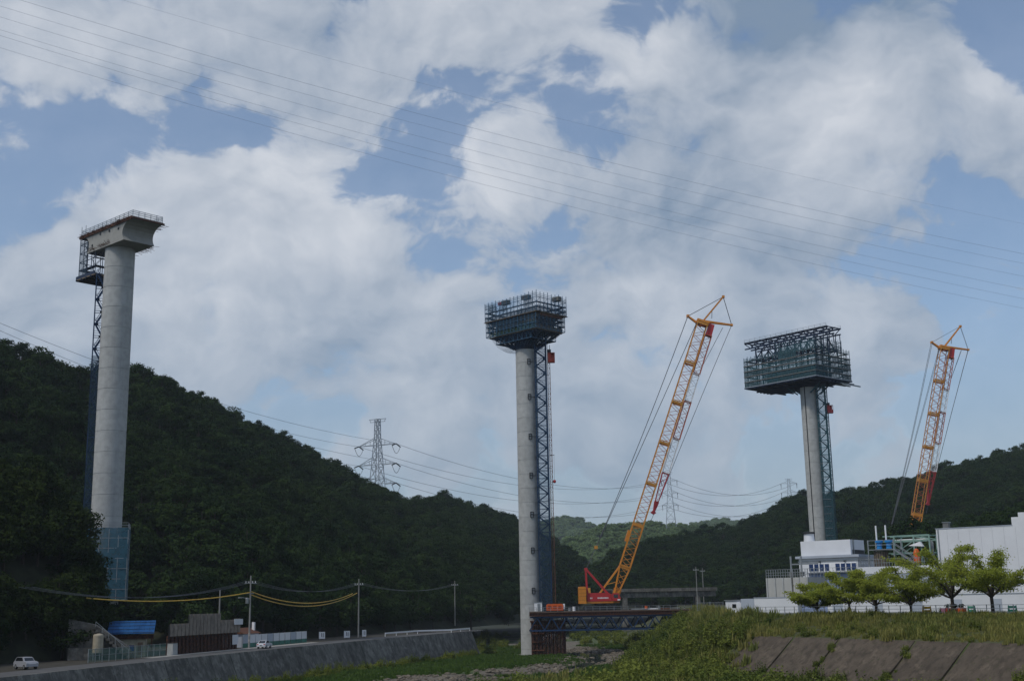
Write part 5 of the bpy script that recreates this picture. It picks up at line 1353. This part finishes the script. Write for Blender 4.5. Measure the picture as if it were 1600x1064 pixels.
p = gz(413, 1012.5, RZ); car('white sedan on the road by the tall pole, seen from behind', p + Vector((0, 0, .01)), Lang(p.y) + R(8), CARW)
p = gz(40, 1045, RZ); car('grey hatchback at the lower left below the dark trees', p + Vector((0, 0, .01)), Lang(p.y) - R(125), mat('car_grey', (.30, .31, .34), .3, 0, .02, spec=.6), True)
upole('slim bare pole behind the sheet pile wall', col(341, 236, RZ), at(341, 921, 236).z - RZ, False)

upole('far utility pole above the concrete road bridge, left of two', col(1090, 505, -2), at(1090, 885, 505).z + 2)
upole('far utility pole above the concrete road bridge, right of two', col(1100, 530, -2), at(1100, 887, 530).z + 2)
# ------------------------------------------------------------------ factory on the right bank
FA = R(38); FU = Vector((math.cos(FA), -math.sin(FA), 0)); FV = Vector((math.sin(FA), math.cos(FA), 0))
def width_to(A, px1):
    lo, hi = 0.0, 120.0
    for _ in range(40):
        m_ = (lo + hi) / 2
        if proj(A + FU * m_)[0] < px1: lo = m_
        else: hi = m_
    return lo
def front(px0, px1, ytop, Y0): # front-left top corner and width
    A = at(px0, ytop, Y0); return A, width_to(A, px1)
def bldg(name, label, px0, px1, ytop, Y0, dp, m, cat='building', zb=PZ, group=None):
    A, W_ = front(px0, px1, ytop, Y0)
    e = thing(name, label, cat, (A.x, A.y, zb), -FA, group)
    H = A.z - zb
    slab('wall', (W_ / 2, dp / 2, H / 2), (W_, dp, H), m, e)
    return e, W_, H
# low white boundary building
e, W0, H0 = bldg('low_factory_wing', 'long low white factory wing behind the row of trees', 1178, 1660, 934, 231, 6, WALLW)
slab('grey_end_panel', (-1.4, 2, H0 / 2 - .05), (2.7, 4, H0 - .1), WALLG, e); slab('end_annex', (-3.4, 2.4, H0 / 2 - .4), (1.4, 3.4, H0 - .8), WALLW, e)
slab('roof_coping', (W0 / 2, 3, H0 + .05), (W0 + .2, 6.2, .1), WALLG, e)
def seg(e, px0, px1, A, nm, z0, z1, m, proud=.05):
    x0, x1 = width_to(A, px0), width_to(A, px1); slab(nm, ((x0 + x1) / 2, -proud / 2, (z0 + z1) / 2), (x1 - x0, proud, z1 - z0), m, e); return x0, x1
A0 = at(1178, 934, 231)
seg(e, 1246, 1292, A0, 'blue_grey_panel', .05, H0 - .05, WALLB)
seg(e, 1247, 1252, A0, 'downpipe', 0, H0, GALV, .15)
for k in range(5): seg(e, 1300 + 62 * k, 1316 + 62 * k, A0, 'shutter', .1, 2.0, WALLG, .06)
# stained concrete tank house with a railing
e, W1, H1_ = bldg('concrete_tank_house', 'stained grey concrete tank house with a railing on its roof', 1197, 1262, 903, 247, 9, mat('stained_concrete', (.42, .42, .40), .9, 0, .05, nscale=.5, bump=.2, kind='concrete'))
for i in range(6): slab('pilaster', (W1 * (i + .0) / 5 * .97 + .15, -.08, H1_ / 2), (.3, .16, H1_), CONC, e)
slab('dark_drain_stain', (W1 * .62, -.03, H1_ / 2), (.5, .05, H1_), CONCW, e)
for i in range(18): bar('rail_post', (W1 * i / 17, .1, H1_), (W1 * i / 17, .1, H1_ + 1.6), .09, GALV, e)
for hh in (.5, 1.0, 1.6): bar('hand_rail', (0, .1, H1_ + hh), (W1, .1, H1_ + hh), .08, GALV, e)
for i in range(7): bar('rail_post', (W1, 9 * i / 6, H1_), (W1, 9 * i / 6, H1_ + 1.6), .09, GALV, e)
for x in (2.6, 4.8): bar('pipe_riser', (x + 1.5, 3, H1_), (x + 1.5, 3, H1_ + 4.2), .28, GALV, e)
bar('pipe_bridge', (4.1, 3, H1_ + 2.6), (W1 + 1, 3, H1_ + 2.6), .25, GALV, e)
for x in (4.1, 6.3): slab('valve', (x, 3, H1_ + .7), (.8, .8, .9), PANELG, e)
# main block
e, W2, H2_ = bldg('factory_block', 'white factory block with blue windows and a roof house, in front of the right pier', 1248, 1340, 873, 256, 15, WALLW)
A2 = at(1248, 873, 256)
slab('cornice', (W2 / 2, 7.4, H2_ + .25), (W2 + 1.0, 16, .5), WALLG, e)
slab('roof_band', (W2 / 2, 7.5, H2_ - .6), (W2 + .3, 15.3, .25), GALV, e)
x0, x1 = seg(e, 1263, 1338, A2, 'blue_grey_wall', 0, H2_ - 2.9, WALLB, .12)
wz0, wz1 = H2_ - 2.6, H2_ - 1.2
slab('window_frame', ((x0 + x1) / 2, -.1, (wz0 + wz1) / 2), (x1 - x0, .12, wz1 - wz0 + .3), WHT, e)
nwin = 9
for i in range(nwin):
    xc = lerp(x0, x1, (i + .5) / nwin)
    if i in (4,): continue
    wn = slab('window', (xc, -.17, (wz0 + wz1) / 2), ((x1 - x0) / nwin * .8, .05, wz1 - wz0), BLUEP, e)
slab('sill_ledge', ((x0 + x1) / 2, -.5, wz0 - .35), (x1 - x0 + .4, .9, .12), GALV, e)
for i in range(14): bar('rail_post', (lerp(x0, x1, i / 13), -.9, wz0 - .3), (lerp(x0, x1, i / 13), -.9, wz0 + .6), .06, GALV, e)
bar('hand_rail', (x0, -.9, wz0 + .6), (x1, -.9, wz0 + .6), .07, GALV, e)
for px_ in (1281, 1320):
    xx = width_to(A2, px_); MB().box((xx, -.3, H2_ - .75), (.3, .4, .25)).build('lamp', DARKM, e)
PA, PW = front(1250.5, 1328, 846, 257)
ph = MB(); loc = Matrix.Rotation(FA, 3, 'Z') @ (PA - Vector(e.location)); hgt = loc.z - H2_ - .5
slab('roof_house', (loc.x + PW / 2, loc.y + 3.5, H2_ + .5 + hgt / 2), (PW, 7.0, hgt), WALLW, e)
slab('roof_house_notch', (loc.x + PW + .03, loc.y + 3.8, H2_ + .5 + hgt * .2), (.06, 6.0, hgt * .28), DARKM, e)  # dark panel laid flat for the notch in the side wall
slab('roof_house_pipe', (loc.x + PW + .12, loc.y + 1.3, H2_ + .5 + hgt / 2), (.2, .2, hgt), GALV, e)
CA, CW = front(1251.5, 1266, 831, 259); lc = Matrix.Rotation(FA, 3, 'Z') @ (CA - Vector(e.location))
MB().lathe([(CW * .55, H2_ + hgt + .45), (CW * .5, lc.z - .5), (CW * .5, lc.z - .4)], 20, (lc.x + CW * .5, lc.y + 1.5, 0)).build('chimney_stub', WALLW, e)
MB().lathe([(CW * .62, lc.z - .4), (CW * .62, lc.z - .05), (CW * .5, lc.z)], 20, (lc.x + CW * .5, lc.y + 1.5, 0)).build('chimney_cap', DARKM, e)
# plant wing with roof equipment
e, W3, H3_ = bldg('plant_wing', 'grey plant wing carrying pipes and tanks on its roof, behind the trees', 1341, 1462, 886, 247, 14, WALLG)
ez = Vector(e.location)
slab('white_fascia', (W3 / 2, -.06, H3_ - .7), (W3, .12, 1.4), WALLW, e)
for i in range(30): bar('rail_post', (W3 * i / 29, 0.1, H3_), (W3 * i / 29, .1, H3_ + 1.5), .08, GALV, e)
for hh in (.75, 1.5): bar('hand_rail', (0, .1, H3_ + hh), (W3, .1, H3_ + hh), .08, GALV, e)
RF = ez.z + H3_
def roofp(px_, d=3.0):
    A = at(1341, 886, 247); x = width_to(A, px_); return A + FU * x + FV * d, x
P_, _ = roofp(1372, 2.0)
tk = thing('slatted_tank', 'brown slatted round tank on the plant wing roof', 'tank', (P_.x, P_.y, RF), -FA)
MB().lathe([(1.3, 0), (1.3, 3.0)], 18).build('core', DARKM, tk)
BRS = mat('brown_slat', (.16, .13, .10), .8, 0, .2)
for k in range(18):
    a = k / 18 * 6.283; slab('slat', (1.36 * math.cos(a), 1.36 * math.sin(a), 1.5), (.08, .38, 3.0), BRS, tk, a)
fr_ = thing('tank_platform', 'grey steel platform with a stair beside the blue tanks', 'platform', (P_.x, P_.y, RF), -FA)
for x in (-1.8, 3.4):
    for y in (-1.8, 2.2): bar('post', (x, y, 0), (x, y, 5.2), .2, GALV, fr_)
slab('deck', (.8, .2, 3.3), (5.4, 4.2, .15), GALV, fr_)
for hh in (4.2, 5.1): bar('hand_rail', (-1.8, -1.8, hh), (3.4, -1.8, hh), .09, GALV, fr_)
for s in (-2.0, -.9):
    bar('stair_stringer', (3.4, s, 3.3), (7.6, s, .2), .22, GALV, fr_); bar('stair_rail', (3.4, s, 4.4), (7.6, s, 1.3), .09, GALV, fr_)
for i in range(10): slab('stair_tread', (3.4 + 4.2 * (i + .5) / 10, -1.45, 3.3 - 3.1 * (i + .5) / 10), (.3, 1.1, .05), GALV, fr_)
for k, x in enumerate((-.2, 1.75)):
    p = Vector((P_.x, P_.y, RF + 3.38)) + FU * x
    tb = thing('blue_tank', ['left', 'right'][k] + ' one of the two bright blue tanks with a tall white vent pipe', 'tank', p, -FA, 'blue tanks')
    MB().lathe([(.55, 0), (.55, .35), (.42, .5), (.55, .65), (.55, 1.05), (.42, 1.2), (.78, 1.35), (.78, 1.75), (.4, 1.85)], 16).build('body', TANKB, tb)
    MB().path([(-.45, 0, 1.3), (-.45, 0, 4.7)], .17, 8).build('vent_pipe', WHT, tb)
P2_, _ = roofp(1408, 5)
gs = thing('green_steel_frame', 'pale green steel pipe frame on the plant wing roof', 'frame', (P2_.x, P2_.y, RF), -FA)
GW = 6.4
for x in (-GW / 2 + .3, GW / 6, GW / 2 + 1):
    for y in (0, 4): bar('post', (x, y, 0), (x, y, 6.0), .26, GRNST, gs)
for y in (0, 4):
    for zz in (6.0, 5.0, 2.6): bar('beam', (-GW / 2 - 2, y, zz), (GW / 2 + 1, y, zz), .22, GRNST, gs)
    bar('brace', (-GW / 2 + .3, y, 2.6), (GW / 6, y, 5.0), .16, GRNST, gs); bar('brace', (GW / 6, y, 5.8), (GW / 2 + 1, y, 5.2), .2, GRNST, gs)
for x in (-GW / 2 + .3, GW / 6, GW / 2 + 1): bar('beam', (x, 0, 5.9), (x, 4, 5.9), .2, GRNST, gs)
for yy in (1.0, 1.8, 2.8): MB().path([(-GW / 2 - 1, yy, 5.2), (GW / 2, yy, 5.2), (GW / 2 + .6, yy, 4.6), (GW / 2 + .6, yy, .2)], .17, 8).build('pipe', GALV, gs)
P3_, _ = roofp(1424, 3.4)
od = thing('orange_machine', 'small orange drum machine with a white hood in the green frame', 'machine', (P3_.x, P3_.y, RF), -FA)
MB().lathe([(.5, .4), (.62, .6), (.62, 2.6), (.45, 3.0), (.3, 3.3)], 14).build('drum', ORNG, od); slab('base', (0, 0, .2), (1.6, 1.4, .4), DARKM, od); slab('motor', (-.9, 0, 1.2), (.6, .6, 1.3), DARKM, od)
MB().prism([(-1.4, 3.9), (.9, 4.6), (1.5, 3.7)], (0, -.5, 0), (1, 0, 0), (0, 0, 1), (0, 1, 0)).build('hood', WHT, od); bar('hood_post', (0, 0, 3.2), (0, 0, 4.0), .1, GALV, od)
# big white hall at the right
e, W4, H4_ = bldg('factory_hall', 'large plain white factory hall at the right edge', 1462, 1700, 826.5, 238, 24, WALLW)
A4 = at(1462, 826.5, 238)
xs1, xs2 = width_to(A4, 1581), width_to(A4, 1592)
slab('stepped_parapet', ((xs1 + W4) / 2, 6, H4_ + .75), (W4 - xs1, 12, 1.5), WALLW, e); slab('stepped_parapet', ((xs2 + W4) / 2, 5.98, H4_ + 1.9), (W4 - xs2, 11.9, .8), WALLW, e)
slab('roof_coping', (xs1 / 2, 12, H4_ + .06), (xs1 + .2, 24.2, .12), WALLG, e); slab('base_trim', (W4 / 2, -.05, 4.6), (W4, .1, .16), WALLG, e)
for k in range(12): slab('cladding_joint', (W4 * (k + 1) / 13, -.012, H4_ / 2), (.035, .03, H4_ - .2), JOINT, e)
xx = width_to(A4, 1543); slab('louvre', (xx, -.08, H4_ * .55), (1.3, .16, .6), DARKM, e); slab('louvre_hood', (xx, -.3, H4_ * .55 + .4), (1.5, .6, .1), WALLG, e)
slab('downpipe', (.4, -.1, H4_ / 2), (.16, .18, H4_), GALV, e)
xr_ = width_to(A4, 1476); rb = thing('roof_unit', 'small pale ventilation box on the roof edge of the big hall', 'roof unit', A4 + FU * xr_ + FV * 1.2, -FA)
slab('box', (0, 0, .65), (1.1, 1.1, 1.1), PANELG, rb); slab('lid', (0, 0, 1.25), (1.3, 1.3, .12), GALV, rb); slab('kerb', (0, 0, .1), (1.3, 1.3, .18), GALV, rb)
# ------------------------------------------------------------------ fence along the bank top
fn = thing('pipe_fence', 'thin grey pipe fence along the top of the right bank in front of the trees', 'fence', (0, 0, 0))
prev = None
for i in range(45):
    s = stn(1.35 + 1.75 * i / 44)[0] + Vector((1.5, .8, 0))
    bar('post', s, s + Vector((0, 0, 1.45)), .09, GALV, fn)
    if prev is not None:
        for hh in (.5, .95, 1.4): bar('rail', prev + Vector((0, 0, hh)), s + Vector((0, 0, hh)), .06, GALV, fn)
    prev = s
def bankp(px_, back=3.0):                       # a spot on the plateau behind the fence, in column px
    lo, hi = 1.0, 3.3
    for _ in range(40):
        m_ = (lo + hi) / 2; s = stn(m_)[0] + Vector((back, back * .55, 0))
        if proj(s)[0] > px_: lo = m_
        else: hi = m_
    return s
p = bankp(1490, 4.5)
pl = thing('planter_box', 'red and pink planter boxes with dark shrubs under the fifth tree', 'planter', p, R(-50))
for k in range(4): slab('tub', (-1.35 + k * .9, 0, .5), (.84, .8, 1.0), [mat('faded_pink', (.30, .14, .20), .7), CRED, mat('red_brown', (.22, .06, .05), .7), ORNG][k], pl)
v_, f_ = [], []; rq = random.Random(5)
for k in range(9): clump(v_, f_, Vector((rq.uniform(-1.6, 1.6), rq.uniform(-.3, .3), 1.25)), .4, 40, .1, rq)
obq = MB(); obq.v, obq.f = v_, f_; obq.build('shrub', LEAFD, pl)
def trestle_board(name, label, px_, c_, w_, back=2.6):
    e = thing(name, label, 'barrier', bankp(px_, back), R(-45), 'barriers by the fence')
    for s in (-1, 1):
        for t in (-1, 1): bar('leg', (s * w_ / 2, t * .35, 0), (s * w_ / 2, 0, 1.3), .09, c_, e)
    for zz in (.65, 1.1): slab('board', (0, 0, zz), (w_, .06, .28), c_, e)
    return e
trestle_board('work_barrier', 'yellow folding barrier by the fence between fourth and fifth tree', 1449, mat('barrier_yellow', (.6, .36, .03), .6), 1.1)
GBR = mat('barrier_green', (.05, .25, .17), .6)
trestle_board('work_barrier', 'green folding barrier right of the planter boxes', 1519, GBR, .9)
trestle_board('work_barrier', 'green folding barrier near the right edge past the last tree', 1583, GBR, 1.0)
# small site clutter at the left end of the factory ground
for k, (px_, lab) in enumerate(((1100, 'grey mesh gate panel at the right end of the trestle'), (1120, 'grey mesh gate panel, second from the trestle end'))):
    e = thing('gate_panel', lab, 'gate', col(px_, 300, PZ), 0, 'gate panels')
    bar('rail', (-1.6, 0, .1), (1.6, 0, .1), .1, GALV, e); bar('rail', (-1.6, 0, 1.9), (1.6, 0, 1.9), .1, GALV, e)
    for x in (-1.6, 1.6): bar('post', (x, 0, 0), (x, 0, 2.1), .12, GALV, e)
    for i in range(9): bar('picket', (-1.4 + i * .35, 0, .1), (-1.4 + i * .35, 0, 1.9), .05, GALV, e)
e = thing('site_cabin', 'small white site cabin beside the low factory wing', 'cabin', col(1150, 236, PZ), -FA)
slab('wall', (0, 0, 1.2), (3, 2.2, 2.3), WALLW, e); slab('roof', (0, 0, 2.45), (3.4, 2.6, .14), GALV, e); slab('window', (.4, -1.12, 1.4), (1.0, .05, .7), GLASS, e); slab('base', (0, 0, .05), (2.8, 2, .1), DARKM, e)
# ------------------------------------------------------------------ the six trees in a row
def cherry(label, px_, H, wl, wr, seed, back=3.0):
    rnd = random.Random(seed); base = bankp(px_, back)
    e = thing('cherry_tree', label, 'tree', base, 0, 'trees along the bank fence')
    wd = MB(); v = []; f = []
    fork = H * rnd.uniform(.2, .26); r0 = H * .026
    wd.path([(0, 0, -.3), (rnd.gauss(0, .06), 0, fork * .5), (0, 0, fork * 1.05)], [r0 * 1.25, r0, r0 * .95], 9)
    nl = 11
    for k in range(nl):
        a = 6.283 * (k + rnd.uniform(-.3, .3)) / nl; dx, dy = math.cos(a), math.sin(a)
        ext = (wr if dx > 0 else wl) * abs(dx) + (wl + wr) / 2 * .85 * abs(dy); ext *= rnd.uniform(.72, 1.0)
        zt = H * rnd.uniform(.62, .93) - abs(ext) * .07
        if k % 3 == 0: zt *= .62
        if k % 4 == 1: ext *= .45; zt = H * rnd.uniform(.88, 1.0)
        p0 = Vector((0, 0, fork)); p3 = Vector((dx * ext, dy * ext, zt)); p1 = Vector((dx * ext * .25, dy * ext * .25, fork + (zt - fork) * .5)); p2 = Vector((dx * ext * .6, dy * ext * .6, fork + (zt - fork) * .85))
        def bz(t): return p0 * (1 - t) ** 3 + p1 * 3 * t * (1 - t) ** 2 + p2 * 3 * t * t * (1 - t) + p3 * t ** 3
        pts = [bz(i / 7) + Vector((rnd.gauss(0, .06), rnd.gauss(0, .06), rnd.gauss(0, .05))) for i in range(8)]
        wd.path(pts, [lerp(r0 * .62, .03, i / 7) for i in range(8)], 6)
        for i in range(17):
            t = rnd.uniform(.33, 1.0); q0 = bz(t); aa = a + rnd.uniform(-1.25, 1.25); ln = ext * rnd.uniform(.14, .42)
            q1 = q0 + Vector((math.cos(aa) * ln, math.sin(aa) * ln, rnd.uniform(-.12, .3) * ln))
            wd.path([q0, q0.lerp(q1, .5) + Vector((0, 0, .06)), q1], [.045, .03, .012], 4, False)
            for j in range(3):
                c = q0.lerp(q1, .35 + .33 * j); rr = rnd.uniform(.45, .8) * (H / 8) ** .5
                n = int(rnd.uniform(16, 36))
                for _ in range(n):
                    d = Vector((rnd.gauss(0, .65), rnd.gauss(0, .65), rnd.gauss(0, .32))) * rr
                    nn_ = Vector((rnd.gauss(0, .8), rnd.gauss(-.3, .8), .7)).normalized()
                    leafquad(v, f, c + d, nn_, .12 * rnd.uniform(.7, 1.35), rnd)
    wd.build('trunk', BARK, e)
    cm = MB(); cm.v, cm.f = v, f; cm.build('crown', LEAFC, e)
    return e
cherry('small spreading tree at the left end of the row by the fence', 1277, 4.8, 3.6, 2.9, 1)
cherry('second tree from the left in the row, in front of the blue-grey wall', 1328, 6.6, 5.4, 3.8, 2)
cherry('third tree from the left in the row by the fence', 1370, 6.7, 4.4, 4.2, 3)
cherry('fourth tree from the left in the row, left of the yellow barrier', 1424, 6.6, 4.2, 3.4, 4)
cherry('largest broad tree in the row, above the red planter boxes', 1490, 9.4, 7.4, 5.2, 5, 4.0)
cherry('rightmost tree in the row, leaning out to the right', 1552, 9.0, 5.2, 4.8, 6)
# ------------------------------------------------------------------ air
hz = MB().box((0, 1350, 60), (4200, 2900, 164)).build('haze', None)
hz.data.materials.clear()
hm = bpy.data.materials.new('haze'); hm.use_nodes = True; t = hm.node_tree; t.nodes.clear()
vo = t.nodes.new('ShaderNodeVolumePrincipled'); vo.inputs['Color'].default_value = (.78, .86, 1, 1); vo.inputs['Density'].default_value = .00008; vo.inputs['Anisotropy'].default_value = .2
mo = t.nodes.new('ShaderNodeOutputMaterial'); t.links.new(vo.outputs[0], mo.inputs['Volume'])
hz.data.materials.append(hm); tag(hz, 'faint blue summer haze filling the valley', 'haze', kind='stuff')
